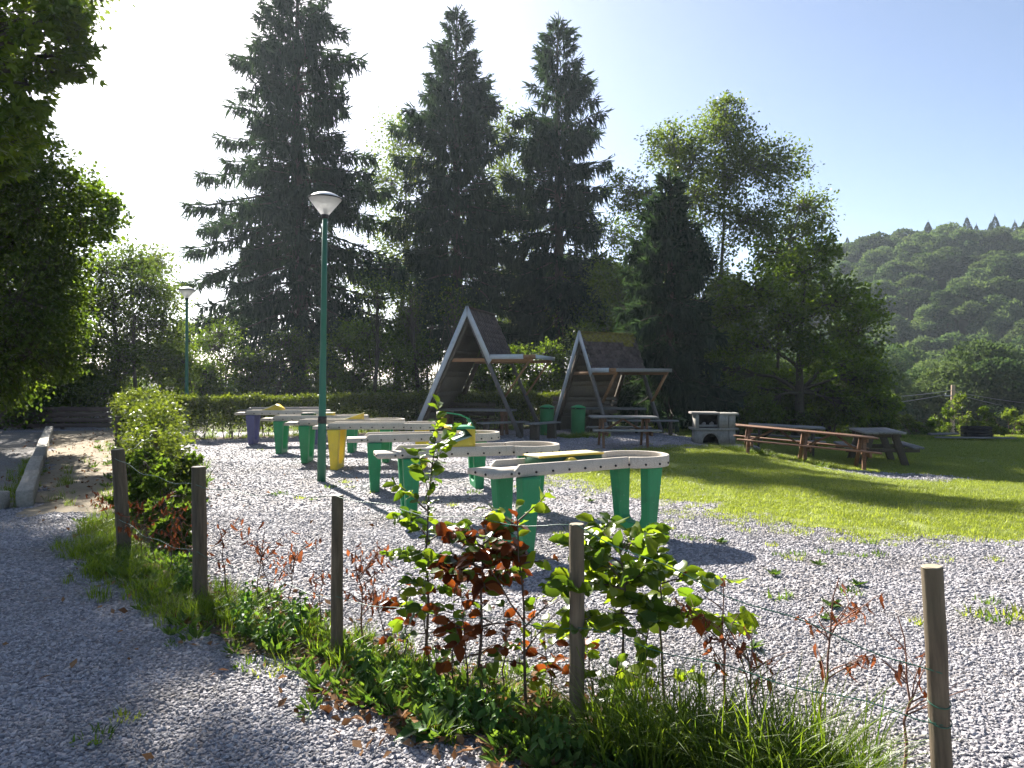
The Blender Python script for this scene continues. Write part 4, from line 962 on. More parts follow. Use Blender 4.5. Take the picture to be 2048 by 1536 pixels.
# ------------------------------------------------------------------ A-frame shelters
def shelter(x, y, rz, hw, H, L, label, moss, fascia_split, pole_inset=0.0):
    z0 = tz(x, y)
    root = empty('a_frame_shelter', (x, y, z0), rz, label=label, cat='shelter', group='A-frame picnic shelters')
    sl = math.hypot(hw, H); ux, uz = hw/sl, H/sl              # unit along a slope, downwards
    def left(t, off=0.0): return (-ux*t*sl-off*uz, H-uz*t*sl+off*ux)
    def right(t, off=0.0): return (ux*t*sl+off*uz, H-uz*t*sl+off*ux)
    ec = 0.375                                                # where the right slope ends
    # rafters: front, rear on both sides (the right ones run on to the ground as poles)
    for yy in (0.05, L-0.05):
        a = left(0.0, -0.07); b2 = left(1.0, -0.07)
        MB().bar((a[0], yy+0.02, a[1]-0.1), (b2[0], yy+0.02, b2[1]-0.05), 0.07, 0.13, up=(uz, 0, -ux)).build('rafter', M['wood_dark'], root)
        a = right(0.02, -0.07); b2 = right(1.0, -0.07)
        MB().bar((a[0], yy+0.02, a[1]-0.02), (b2[0], yy+0.02, b2[1]-0.06), 0.08, 0.10, up=(uz, 0, ux)).build('pole', M['wood_pole'], root)
    # left slope: boards inside, felt outside
    nb = 6
    for i in range(nb):
        t0, t1 = i/nb+0.004, (i+1)/nb-0.004
        a0, a1 = left(t0, 0.0), left(t1, 0.0); c0, c1 = left(t0, 0.03), left(t1, 0.03)
        MB().prism([a0, a1, c1, c0], 0.06, L-0.02).build('lining_board', M['wood_ply'], root)
        if i in (1, 2, 3, 4, 5):
            b0, b1 = left(t0-0.02, -0.04), left(t0+0.02, -0.04); e0, e1 = left(t0-0.02, -0.003), left(t0+0.02, -0.003)
            MB().prism([b0, b1, e1, e0], 0.14, L-0.12).build('batten', M['wood_ply'], root)
    q0, q1 = left(-0.005, 0.033), left(0.99, 0.033); k0, k1 = left(-0.005, 0.05), left(0.99, 0.05)
    MB().prism([q0, q1, k1, k0], 0.0, L).build('roof_felt', M['shingle'], root)
    # right slope
    q0, q1 = right(0.0, 0.0), right(ec, 0.0); k0, k1 = right(0.0, 0.03), right(ec, 0.03)
    deck = MB().prism([q0, q1, k1, k0], 0.03, L-0.01).build('roof_deck', M['wood_ply'], root)
    rows = 9; span = ec*sl; rh = span/rows; tabs = int(round(L/0.20)); tw = L/tabs
    sh = MB().box((0, 0, 0), (tw-0.006, rh*1.25, 0.011)).mesh('shingle', M['shingle'])
    shm = MB().box((0, 0, 0), (tw-0.006, rh*1.25, 0.013)).mesh('shingle_moss', M['shingle_moss'])
    bas = Matrix((Vector((0, 1, 0)), Vector((-ux, 0, uz)), Vector((uz, 0, ux)))).transposed().to_4x4()
    for i in range(rows):
        for j in range(tabs+1):
            w = tw; yc = (j+0.5-(0.5 if i % 2 else 0))*tw
            if yc-tw/2 < -0.02 and i % 2 and j == 0: continue
            if yc+tw/2 > L+0.03: continue
            t = (i+0.5)/rows*ec
            px_, pz_ = right(t, 0.042+random.uniform(-0.002, 0.003))
            o = link('shingle', shm if (moss and (i < 2 or (i == 2 and random.random() < 0.35 and yc > L*0.55))) else sh, root)
            o.matrix_local = Matrix.Translation((px_, yc, pz_)) @ bas @ Matrix.Rotation(R(-2.2+random.uniform(-0.6, 0.6)), 4, 'X') @ Matrix.Rotation(R(random.uniform(-0.5, 0.5)), 4, 'Z')
    p0 = right(-0.012, 0.058)
    MB().box((0.0, L/2, H+0.058), (0.20, L+0.01, 0.014)).build('ridge_strip', M['shingle_moss' if moss else 'shingle'], root)
    # grey metal verge boards
    v0, v1, w0, w1 = left(-0.02, 0.062), left(1.0, 0.062), left(-0.02, -0.075), left(1.0, -0.075)
    MB().prism([v0, v1, w1, (0.0, H-0.17)], -0.03, 0.0).build('verge_board', M['metal_grey'], root)
    v0, v1, w1 = right(-0.02, 0.062), right(ec+0.03, 0.062), right(ec+0.05, -0.075)
    MB().prism([v0, v1, w1, (0.0, H-0.17)], -0.033, -0.003).build('verge_board', M['metal_grey'], root)
    # flat canopy
    ex, ez = right(ec, 0.0); xo = hw*1.18
    MB().box(((ex+xo)/2, L/2, ez+0.005), (xo-ex-0.02, L-0.02, 0.03)).build('canopy_deck', M['wood_ply'], root)
    MB().box(((ex+xo)/2, L/2, ez+0.028), (xo-ex, L+0.01, 0.012)).build('canopy_felt', M['shingle'], root)
    xs = ex+(xo-ex)*fascia_split
    MB().box(((ex+xs)/2+0.05, -0.018, ez+0.005), (xs-ex-0.04, 0.03, 0.13)).build('fascia', M['metal_grey'], root)
    MB().box(((xs+xo)/2+0.03, -0.012, ez+0.005), (xo-xs+0.03, 0.025, 0.115)).build('fascia', M['wood_tan'], root)
    MB().box((xo+0.018, L/2+0.02, ez+0.005), (0.028, L, 0.11)).build('fascia', M['wood_grey' if moss else 'metal_grey'], root)
    # tie beams and braces
    tl = (H-(ez-0.10))/H; lx = left(tl, -0.05)[0]
    for yy in (0.10, L-0.10):
        MB().box(((lx+xo-0.05)/2, yy, ez-0.08), (xo-0.05-lx, 0.05, 0.10)).build('tie_beam', M['wood_tan'], root, bevel=0.004)
        tb = 0.68; bxp, bzp = right(tb, -0.07)
        MB().bar((bxp, yy+0.06, bzp), (xo-0.12, yy+0.06, ez-0.04), 0.045, 0.09, up=(0, 1, 0)).build('brace', M['wood_tan'], root)
    return root
shelter(-1.265, 21.2, R(-14.5), 1.64, 3.62, 2.79, 'nearer and taller A-frame shelter with clean brown shingles', False, 0.75)
shelter(2.07, 23.0, R(-57.5), 1.42, 3.05, 2.2, 'farther A-frame shelter with moss along its ridge', True, 0.75)

# ------------------------------------------------------------------ picnic tables and benches
def picnic(name, label, x, y, rz, L, mats, trestles=2, width=0.74, h=0.75, seat_h=0.45, seat_off=0.62, planks=5, thick=0.04, leg=(0.05, 0.10), braces=True, tilt=None, seat_planks=2, seat_w=0.26, seats=(-1, 1), zoff=0.0):
    z = tz(x, y)+zoff
    root = empty(name, (x, y, z), rot=(tilt[0] if tilt else 0, tilt[1] if tilt else 0, rz), label=label, cat='picnic table')
    mt, mf = M[mats[0]], M[mats[1]]
    pw = width/planks
    for i in range(planks):
        yy = -width/2+pw*(i+0.5)
        MB().box((random.uniform(-0.01, 0.01), yy, h-thick/2+random.uniform(-0.003, 0.003)), (L+random.uniform(-0.02, 0.02), pw-0.008, thick)).build('top_plank', mt, root, bevel=0.005)
    for s in seats:
        sw = seat_w/seat_planks
        for i in range(seat_planks):
            yy = s*seat_off+(-seat_w/2+sw*(i+0.5))
            MB().box((0, yy, seat_h-thick/2+random.uniform(-0.003, 0.003)), (L, sw-0.008, thick)).build('seat_plank', mt, root, bevel=0.005)
    xs = np.linspace(-L/2+0.28, L/2-0.28, trestles)
    for k, xx in enumerate(xs):
        for s in (-1, 1):
            MB().bar((xx, s*(width*0.28), h-thick-0.01), (xx, s*(width*0.28+0.26), -0.06), leg[0], leg[1], up=(0, 1, 0)).build('leg', mf, root, bevel=0.004)
        MB().box((xx+0.052, 0, h-thick-0.055), (0.045, width-0.06, 0.09)).build('top_cleat', mf, root, bevel=0.004)
        if seats: MB().box((xx+0.052, 0, seat_h-thick-0.055), (0.045, (seat_off+seat_w/2)*2-0.02, 0.10)).build('seat_beam', mf, root, bevel=0.004)
        if braces:
            for dr in ((1, -1) if 0 < k < trestles-1 else ((1,) if k == 0 else (-1,))):
                MB().bar((xx+dr*0.06, 0.0, seat_h-thick-0.03), (xx+dr*0.55, 0.0, h-thick-0.02), 0.045, 0.08, up=(0, 1, 0)).build('brace', mf, root)
    return root
random.seed(4)
picnic('picnic_table', 'brown-framed picnic table with a grey top on the gravel before the mossy shelter', 2.72, 18.4, R(1), 1.62, ('wood_grey', 'wood_brown'), tilt=(0, R(0.3)), seat_off=0.58)
picnic('picnic_table', 'long reddish-brown picnic table on three trestles at the lawn edge', 6.85, 17.7, R(-13), 3.10, ('wood_brown', 'wood_brown'), trestles=3, tilt=(0, R(4.6)), width=0.62, seat_off=0.60, seat_planks=1, seat_w=0.24, leg=(0.075, 0.09), thick=0.035)
picnic('picnic_table', 'heavy weathered picnic table seen end-on at the right, with a gapped slat top', 9.2, 18.9, R(78), 1.75, ('wood_grey', 'wood_dark'), width=0.92, h=0.83, seat_h=0.47, seat_off=0.72, planks=6, thick=0.05, leg=(0.09, 0.16), braces=False, tilt=(R(-1), 0))
picnic('picnic_table', 'dark grey weathered picnic table behind the long reddish-brown one', 7.5, 20.6, R(-18), 1.95, ('wood_grey', 'wood_dark'), width=0.8, h=0.78, planks=5, tilt=(0, R(2)), seat_off=0.66)

def slat_bench(label, x, y, rz, L, back=True, mats=('wood_dark', 'wood_dark'), h=0.44, n=3, nb=3, legw=0.09):
    root = empty('bench', (x, y, tz(x, y)), rz, label=label, cat='bench')
    for i in range(n):
        MB().box((0, (i-(n-1)/2)*0.12, h-0.02), (L, 0.11, 0.04)).build('seat_slat', M[mats[0]], root, bevel=0.005)
    for s in (-1, 1):
        MB().box((s*(L/2-0.22), 0, (h-0.04)/2-0.03), (legw, 0.30, h-0.045+0.06), taper=0.9).build('leg', M[mats[1]], root, bevel=0.006)
        if back: MB().bar((s*(L/2-0.22), 0.17, 0.25), (s*(L/2-0.22), 0.34, h+0.52), 0.07, 0.05, up=(0, 1, 0)).build('back_post', M[mats[1]], root)
    if back:
        for i in range(nb):
            MB().box((0, 0.19+0.06*i, h+0.14+0.14*i), (L, 0.035, 0.115), rot=Matrix.Rotation(R(-18), 4, 'X')).build('back_slat', M[mats[0]], root, bevel=0.004)
    return root
def park_table(label, x, y, rz, L, mats, h=0.76):
    root = empty('park_table', (x, y, tz(x, y)), rz, label=label, cat='table')
    for i in range(5): MB().box((random.uniform(-0.01, 0.01), (i-2)*0.15, h-0.025), (L, 0.142, 0.05)).build('top_plank', M[mats[0]], root, bevel=0.006)
    for s in (-1, 1):
        xx = s*(L/2-0.3)
        for q in (-1, 1): MB().bar((xx, q*0.16, h-0.10), (xx, q*0.32, -0.05), 0.08, 0.12, up=(0, 1, 0)).build('leg', M[mats[1]], root, bevel=0.008)
        MB().box((xx, 0, h-0.115), (0.085, 0.62, 0.13)).build('cross_head', M[mats[1]], root, bevel=0.01)
    return root
park_table('grey-topped table on reddish trestles under the nearer shelter', -1.05, 22.3, R(-14.5), 2.3, ('wood_grey', 'wood_brown'))
slat_bench('high-backed slatted bench against the sloping wall of the nearer shelter', -1.50, 23.1, R(-14.5), 1.9)
slat_bench('backless bench between table and poles of the nearer shelter', -0.25, 21.1, R(28), 1.5, False, ('wood_grey', 'wood_dark'))
slat_bench('short backless bench outside the right poles of the nearer shelter', 0.86, 20.6, R(52), 1.25, False, ('wood_grey', 'wood_dark'), h=0.46, n=3, legw=0.07)
park_table('pale table under the mossy shelter, behind the brown-framed picnic table', 3.15, 23.3, R(-8), 2.0, ('wood_grey', 'wood_dark'))
slat_bench('high-backed slatted bench at the back of the mossy shelter', 2.35, 24.2, R(-6), 2.1, True, ('wood_ply', 'wood_dark'), nb=4)
slat_bench('long backless bench at the right poles of the mossy shelter', 3.75, 22.2, R(-4), 2.3, False, ('wood_grey', 'wood_dark'))

# ------------------------------------------------------------------ litter bins
def bin_(label, x, y, rz):
    root = empty('litter_bin', (x, y, tz(x, y)-0.02), rot=(R(1), R(1.0), rz), label=label, cat='bin', group='green litter bins by the shelters')
    MB().lathe([(0.0, 0.0), (0.195, 0.0), (0.20, 0.03), (0.205, 0.45), (0.215, 0.80), (0.0, 0.80)], 22).build('body', M['bin_green'], root, smooth=True)
    MB().lathe([(0.19, 0.79), (0.2, 0.80), (0.2, 0.845), (0.0, 0.845)], 22).build('opening', M['black'], root, smooth=True)  # solid black ring painted in as the shade of the gap under the lid
    for a in (0, 90, 180, 270): MB().box((0.205*math.cos(R(a)), 0.205*math.sin(R(a)), 0.82), (0.03, 0.03, 0.09)).build('bracket', M['bin_green'], root)
    MB().lathe([(0.0, 0.925), (0.07, 0.918), (0.16, 0.885), (0.225, 0.855), (0.225, 0.842), (0.0, 0.842)], 22).build('lid', M['bin_lid'], root, smooth=True)
bin_('green litter bin left, standing in the grass between the two shelters', 1.02, 22.2, 0.3)
bin_('green litter bin right, in front of the left foot of the mossy shelter', 1.92, 21.9, 1.1)

# ------------------------------------------------------------------ barbecue
bx_, by_ = 5.38, 20.0
root = empty('stone_barbecue', (bx_, by_, tz(bx_, by_)-0.02), R(-4), label='pale concrete barbecue with arched wood store and soot-black hearth', cat='barbecue')
def curved(b, u0, u1, zlo, zhi, w=0.53, bow=0.16, th=0.07, k=24):
    u = np.linspace(u0, u1, k); fx = u*w; fy = -bow*(1-u**2)-0.18
    lo = np.array([zlo(q) if callable(zlo) else zlo for q in u])
    hi = np.full(k, zhi)
    A = np.stack([fx, fy, lo], 1); Bq = np.stack([fx, fy, hi], 1); C2 = np.stack([fx, fy+th, hi], 1); D2 = np.stack([fx, fy+th, lo], 1)
    v = np.concatenate([A, Bq, C2, D2]); f = []
    for q in range(4):
        for i in range(k-1): f.append([q*k+i, q*k+i+1, ((q+1) % 4)*k+i+1, ((q+1) % 4)*k+i])
    f += [[0, k, 2*k, 3*k], [k-1, 4*k-1, 3*k-1, 2*k-1]]
    b.add(v, f); return b
arch = lambda q: 0.34*math.sqrt(max(0, 1-((q+0.25)/0.40)**2))**0.8 if abs(q+0.25) < 0.40 else 0.0
b = MB(); curved(b, -0.65, 0.15, arch, 0.43, k=40); b.build('arch_wall', M['concrete_grill'], root)
b = MB(); curved(b, -1.0, -0.651, 0.0, 0.43, k=8); b.build('base_wall', M['concrete_grill'], root)
b = MB(); curved(b, 0.151, 0.62, 0.0, 0.43, k=10); b.build('base_wall', M['concrete_grill'], root)
b = MB(); curved(b, 0.65, 1.0, 0.0, 0.43, k=8); b.build('base_wall', M['concrete_grill'], root)
for s in (-1, 1): MB().box((s*0.495, 0.05, 0.215), (0.07, 0.45, 0.43)).build('side_wall', M['concrete_grill'], root)
MB().box((0, 0.27, 0.215), (1.06, 0.06, 0.43)).build('back_wall', M['soot'], root)
MB().box((0, -0.03, 0.02), (1.12, 0.72, 0.06)).build('plinth', M['concrete_grill'], root, bevel=0.01)
u = np.linspace(-1, 1, 25)
sh = [(q*0.62, -0.20*(1-q*q)-0.17) for q in u]+[(0.62, 0.30), (-0.62, 0.30)]
def slab(poly, z0, z1, nm, mat):
    b = bmesh.new(); lo = [b.verts.new((x, y, z0)) for x, y in poly]; hi = [b.verts.new((x, y, z1)) for x, y in poly]; n = len(poly)
    b.faces.new(lo[::-1]); b.faces.new(hi)
    for i in range(n): b.faces.new((lo[i], lo[(i+1) % n], hi[(i+1) % n], hi[i]))
    bmesh.ops.recalc_face_normals(b, faces=b.faces)
    me = bpy.data.meshes.new(nm); b.to_mesh(me); b.free(); me.materials.append(mat); o = link(nm, me, root)
    md = o.modifiers.new('bevel', 'BEVEL'); md.width = 0.012; md.segments = 2; md.limit_method = 'ANGLE'
    return o
slab(sh, 0.43, 0.485, 'shelf', M['concrete_grill'])
MB().box((-0.475, -0.02, 0.66), (0.09, 0.50, 0.35)).build('pillar', M['concrete_grill'], root, bevel=0.01)
b = MB(); curved(b, 0.16, 0.60, 0.485, 0.83, k=10, th=0.30); b.build('pillar', M['concrete_grill'], root)
b = MB(); curved(b, 0.635, 1.0, 0.485, 0.83, k=8, th=0.30); b.build('pillar', M['concrete_grill'], root)
MB().box((-0.05, 0.25, 0.66), (0.94, 0.07, 0.35)).build('hearth_back', M['soot'], root)
MB().box((-0.17, 0.06, 0.50), (0.50, 0.32, 0.03)).build('hearth_floor', M['soot'], root)
MB().box((-0.15, -0.12, 0.535), (0.50, 0.05, 0.06)).build('grate_bar', M['ash'], root, bevel=0.012)
slab([(-0.62, -0.22), (-0.30, -0.30), (0.10, -0.32), (0.10, 0.30), (-0.62, 0.30)], 0.845, 0.90, 'cap_slab', M['concrete_worn'])
slab([(0.115, -0.34), (0.40, -0.30), (0.62, -0.19), (0.62, 0.30), (0.115, 0.30)], 0.825, 0.88, 'cap_slab', M['concrete_grill'])
for i, (ax, ay, ar, lab) in enumerate([(-0.27, -0.03, 0.06, 'left pale round stone on the barbecue hearth'), (-0.06, -0.02, 0.065, 'right pale round stone on the barbecue hearth')]):
    b = bmesh.new(); bmesh.ops.create_icosphere(b, subdivisions=2, radius=ar)
    for vv in b.verts: vv.co *= 1+0.18*math.sin(vv.co.x*60+i)*math.cos(vv.co.y*50)
    me = bpy.data.meshes.new('hearth_stone'); b.to_mesh(me); b.free(); me.materials.append(M['ash'])
    p = root.matrix_basis @ Vector((ax, ay, 0.515+ar*0.9)); o = link('hearth_stone', me, None, root.location+Vector((ax, ay, 0.515+ar*0.9))); tag(o, lab, 'stone')
for i, (x, y, sx, lab) in enumerate([(6.05, 19.7, 0.5, 'flat broken slab lying right of the barbecue'), (6.35, 19.95, 0.36, 'tilted stone block under the left end of the long picnic table')]):
    b = bmesh.new(); bmesh.ops.create_cube(b, size=1); bmesh.ops.subdivide_edges(b, edges=b.edges, cuts=2)
    for vv in b.verts: vv.co = Vector((vv.co.x*sx, vv.co.y*0.3, vv.co.z*0.14))+Vector((random.uniform(-.02, .02), random.uniform(-.02, .02), random.uniform(-.015, .015)))
    me = bpy.data.meshes.new('stone_slab'); b.to_mesh(me); b.free(); me.materials.append(M['concrete_grill'])
    tag(link('stone_slab', me, None, (x, y, tz(x, y)+0.05), (0.1*i, 0.12*i, 0.3*i)), lab, 'stone')

# ------------------------------------------------------------------ utility pole, cables, scrap at the lawn's end
ux_, uy_ = 29.3, 50.0; uz_ = tz(ux_, uy_)
root = empty('utility_pole', (ux_, uy_, uz_-0.3), rot=(0, R(0.8), 0), label='bare wooden utility pole before the dark foot of the hill', cat='pole')
ph = 1.2-uz_+0.3
MB().tube([(0, 0, 0), (0, 0, ph*0.5), (0, 0, ph)], [0.17, 0.15, 0.125], 12).build('shaft', M['utility_wood'], root, smooth=True)
MB().bar((-0.55, 0, ph-0.72), (0.55, 0, ph-0.72), 0.06, 0.07).build('cross_bar', M['metal_grey'], root)
MB().bar((-0.30, -0.13, ph-1.62), (0.14, -0.13, ph-1.62), 0.05, 0.06).build('bracket', M['metal_grey'], root)
for s in (-1, 1): MB().lathe([(0, 0), (0.04, 0.0), (0.05, 0.06), (0.03, 0.12), (0, 0.13)], 8, (s*0.5, 0, ph-0.68)).build('insulator', M['ob_white'], root)
def cable(name, label, p0, p1, sag, r, mat, n=20, cat='cable', group=None):
    tt = np.linspace(0, 1, n)[:, None]; P = np.array(p0)*(1-tt)+np.array(p1)*tt; P[:, 2] -= (4*sag*tt*(1-tt))[:, 0]
    o = MB().tube(P, r, 5).build(name, mat, None, smooth=True); tag(o, label, cat, group); return o
tp = uz_+ph-0.3
for lab, a, b2, sg in (('upper cable running left from the utility pole into the trees', (ux_, uy_, tp-0.35), (19.5, 43, -0.1+0.6), 0.12), ('lower cable running left from the utility pole into the trees', (ux_-0.5, uy_, tp-0.66), (19.2, 43, 0.05), 0.12),
                       ('upper cable running right from the utility pole', (ux_, uy_, tp-0.40), (44, 57, -0.55), 0.25), ('lower cable running right from the utility pole', (ux_+0.5, uy_, tp-0.66), (44, 57, -1.4), 0.25)):
    cable('overhead_cable', lab, a, b2, sg, 0.018, M['cable'])
def scrap(name, label, x, y, size, rz, mat, dz=0.05, rx=0.0, cat='board'):
    o = MB().box((0, 0, size[2]/2), size).build(name, M[mat], None, loc=(x, y, tz(x, y)+dz), rot=(rx, 0, rz), bevel=0.01); tag(o, label, cat); return o
scrap('scrap_board', 'long pale board lying at the far end of the lawn', 15.7, 25.4, (2.6, 0.14, 0.05), R(-6), 'wood_grey', 0.10)
scrap('scrap_board', 'short grey plank behind the long pale board at the lawn end', 14.9, 25.9, (1.1, 0.16, 0.06), R(10), 'wood_grey', 0.18, 0.1)
r = empty('charred_crate', (16.1, 26.0, tz(16.1, 26.0)+0.10), R(-8), label='black charred crate among the weeds at the lawn end', cat='crate')
for zz in (0.05, 0.18, 0.31):
    MB().box((0, -0.25, zz), (0.75, 0.03, 0.11)).build('slat', M['soot'], r); MB().box((0, 0.25, zz), (0.75, 0.03, 0.11)).build('slat', M['soot'], r)
    for s in (-1, 1): MB().box((s*0.39, 0, zz), (0.03, 0.50, 0.11)).build('slat', M['soot'], r)
MB().box((0, 0, 0.02), (0.74, 0.46, 0.03)).build('bottom', M['soot'], r)

# ------------------------------------------------------------------ left: plank fence, timber edging, low roof
fx0, fx1, fy = -18.6, -12.6, 24.3
root = empty('plank_fence', ((fx0+fx1)/2, fy, tz(-15, fy)), R(3), label='low dark fence of wide horizontal planks across the end of the path', cat='fence')
hl = (fx1-fx0)/2
for i, zc in enumerate((0.13, 0.305, 0.475, 0.645)):
    for s in (-1, 1): MB().box((s*hl/2+random.uniform(-.01, .01), 0, zc+random.uniform(-.006, .006)), (hl-0.01, 0.035, 0.150 if i != 0 else 0.13), rot=Matrix.Rotation(R(random.uniform(-.35, .35)), 4, 'Y')).build('plank', M['wood_fence'], root, bevel=0.004)
for xx in np.linspace(-hl+0.1, hl-0.1, 4): MB().box((xx, 0.065, 0.33), (0.09, 0.09, 0.82)).build('post', M['wood_fence'], root)
def beam(label, p0, p1, w=0.2, h=0.21):
    p0 = np.array(p0); p1 = np.array(p1); c = (p0+p1)/2; d = p1-p0; L = np.linalg.norm(d)
    root = empty('timber_beam', (c[0], c[1], tz(*c)), math.atan2(d[1], d[0])-math.pi/2, label=label, cat='timber beam')
    n = max(1, int(round(L/2.6)))
    for i in range(n):
        MB().box((random.uniform(-.012, .012), -L/2+L*(i+0.5)/n, h/2-0.03), (w, L/n-0.02, h+0.06)).build('sleeper', M['wood_beam'], root, bevel=0.012)
beam('long pale timber beam edging the path on the left', (-6.42, 9.85), (-14.2, 23.0))
beam('stub of timber beam at the left picture edge, meeting the long beam', (-9.5, 9.72), (-6.60, 9.78))
root = empty('low_shed', (-17.9, 29.5, tz(-17.9, 29.5)-0.3), R(6), label='low grey felt roof just above the plank fence on the left', cat='shed')
MB().box((0, 0, 0.2), (4.0, 3.4, 0.6)).build('wall', M['wood_fence'], root)
b = MB(); b.add([(-2.3, -2.0, 0.45), (2.3, -2.0, 0.45), (2.3, 2.0, 0.45), (-2.3, 2.0, 0.45), (-0.3, 0.2, 1.32), (1.0, 0.2, 1.32), (-2.3, -2.0, 0.38), (2.3, -2.0, 0.38), (2.3, 2.0, 0.38), (-2.3, 2.0, 0.38)],
               [[0, 1, 5, 4], [2, 3, 4, 5], [6, 7, 1, 0], [7, 8, 2, 1], [8, 9, 3, 2], [9, 6, 0, 3], [9, 8, 7, 6]])
b.add([(2.3, -2.0, 0.45), (2.3, 2.0, 0.45), (1.0, 0.2, 1.32)], [[0, 1, 2]]); b.add([(-2.3, 2.0, 0.45), (-2.3, -2.0, 0.45), (-0.3, 0.2, 1.32)], [[0, 1, 2]])
b.build('roof', M['metal_grey'], root)

# ------------------------------------------------------------------ fence posts and wire
POSTS = [(-3.73, 7.2, 1.0, 0.062, (1.0, -2.8), 'grey fence post leaning at the corner of the path'),
         (-2.36, 5.66, 1.03, 0.052, (0, -0.5), 'fence post standing in the grass, second from the path'),
         (-1.08, 4.60, 0.98, 0.036, (0, 0.4), 'slim brown fence post left of the copper-leaved sapling'),
         (0.31, 3.57, 1.0, 0.036, (0, 0.0), 'dark mossy fence post in the middle of the foreground saplings'),
         (1.60, 2.75, 1.0, 0.036, (0, -3.2), 'cracked sawn-top fence post nearest the camera on the right')]
POST_TOP = []
def post(x, y, h, r, tilt, label, wrap=False):
    root = empty('fence_post', (x, y, tz(x, y)), rot=(R(tilt[0]), R(tilt[1]), random.random()*0.0), label=label, cat='fence post', group='round wooden fence posts')
    g = np.random.default_rng(int(abs(x)*100)); k = 16; zs = np.linspace(-0.15, h, 9); b = MB()
    an = np.arange(k)*2*math.pi/k; vs = []
    for i, zv in enumerate(zs):
        rr = r*(1.04-0.06*i/8)*(1+0.05*np.sin(an*3+g.random()*0.4)+0.04*g.normal(size=k)); rr = rr*np.where(np.arange(k) == 11, 0.86, 1)
        vs.append(np.stack([rr*np.cos(an), rr*np.sin(an), np.full(k, zv)], 1))
    f = [[i*k+j, i*k+(j+1) % k, (i+1)*k+(j+1) % k, (i+1)*k+j] for i in range(8) for j in range(k)]
    b.add(np.concatenate(vs), f).build('shaft', M['post_wood'], root, smooth=True, attr=True)
    c = vs[-1].copy(); c[:, 2] += 0.0015; c2 = c*np.array([0.9, 0.9, 1])+np.array([0, 0, 0.004])
    v = np.vstack([c, c2, [[0, 0, h+0.005]]]); f2 = [[j, (j+1) % k, k+(j+1) % k, k+j] for j in range(k)]
    bb2 = MB(); bb2.add(v, f2); bb2.add(v, np.array([[k+j, k+(j+1) % k, 2*k] for j in range(k)])); bb2.build('sawn_top', M['post_end'], root)
    return root
for p in POSTS: post(*p)
for (x, y, h, r, t, l) in [(-4.87, 10.2, 0.98, 0.05, (0, 0), 'fence post half hidden in the loose hedge'), (-5.85, 12.7, 1.0, 0.05, (0, 1), 'pale fence post at the right side of the loose hedge'),
                           (-6.75, 14.0, 1.06, 0.05, (0, -1), 'fence post topped by leaves inside the hedge corner'), (-6.95, 13.2, 1.02, 0.05, (0, 1), 'leftmost fence post at the clipped hedge corner')]:
    post(x, y, h, r, t, l)
def post_pt(i, h, off=0.0):
    x, y, H_, r, tl, _ = POSTS[i]; return np.array([x+math.sin(R(tl[1]))*h, y-math.sin(R(tl[0]))*h-r*0.95+off, tz(x, y)+h])
def wire_run(label, pts, sags, r=0.0024):
    P = []
    for (a, b2), sg in zip(zip(pts[:-1], pts[1:]), sags):
        tt = np.linspace(0, 1, 18)[:-1, None]; q = a*(1-tt)+b2*tt; q[:, 2] -= (4*sg*tt*(1-tt))[:, 0]
        q[:, 2] += 0.012*np.sin(tt[:, 0]*17+sg*90); q[:, 1] += 0.01*np.sin(tt[:, 0]*11); P.append(q)
    P.append(pts[-1:]); P = np.concatenate(P)
    o = MB().tube(P, r, 6).build('fence_wire', M['wire'], None, smooth=True); tag(o, label, 'wire', 'wires strung along the fence posts')
wire_run('slack upper green wire strung along the post tops', np.array([(-4.87, 10.15, 0.93), post_pt(0, 0.93), post_pt(1, 0.90), post_pt(2, 0.99), post_pt(3, 1.0), post_pt(4, 0.62)]), [0.02, 0.05, 0.03, 0.04, 0.03])
wire_run('lower green wire strung along the foreground posts', np.array([post_pt(0, 0.35), post_pt(1, 0.40), post_pt(2, 0.36), post_pt(3, 0.52), post_pt(4, 0.43)]), [0.05, 0.03, 0.02, 0.0])
for hh_ in (0.50, 0.43):
    q = post_pt(4, hh_, POSTS[4][3]*0.95); an = np.linspace(0, 6.4, 24)
    o = MB().tube(np.stack([q[0]+0.038*np.cos(an), q[1]+0.038*np.sin(an), q[2]+0.006*an/6.4+0.012*np.sin(an)], 1), 0.0024, 6).build('wire_tie', M['wire'], None, smooth=True)
    tag(o, 'upper wire loop wound round the cracked nearest post' if hh_ == 0.50 else 'lower wire loop wound round the cracked nearest post', 'wire')

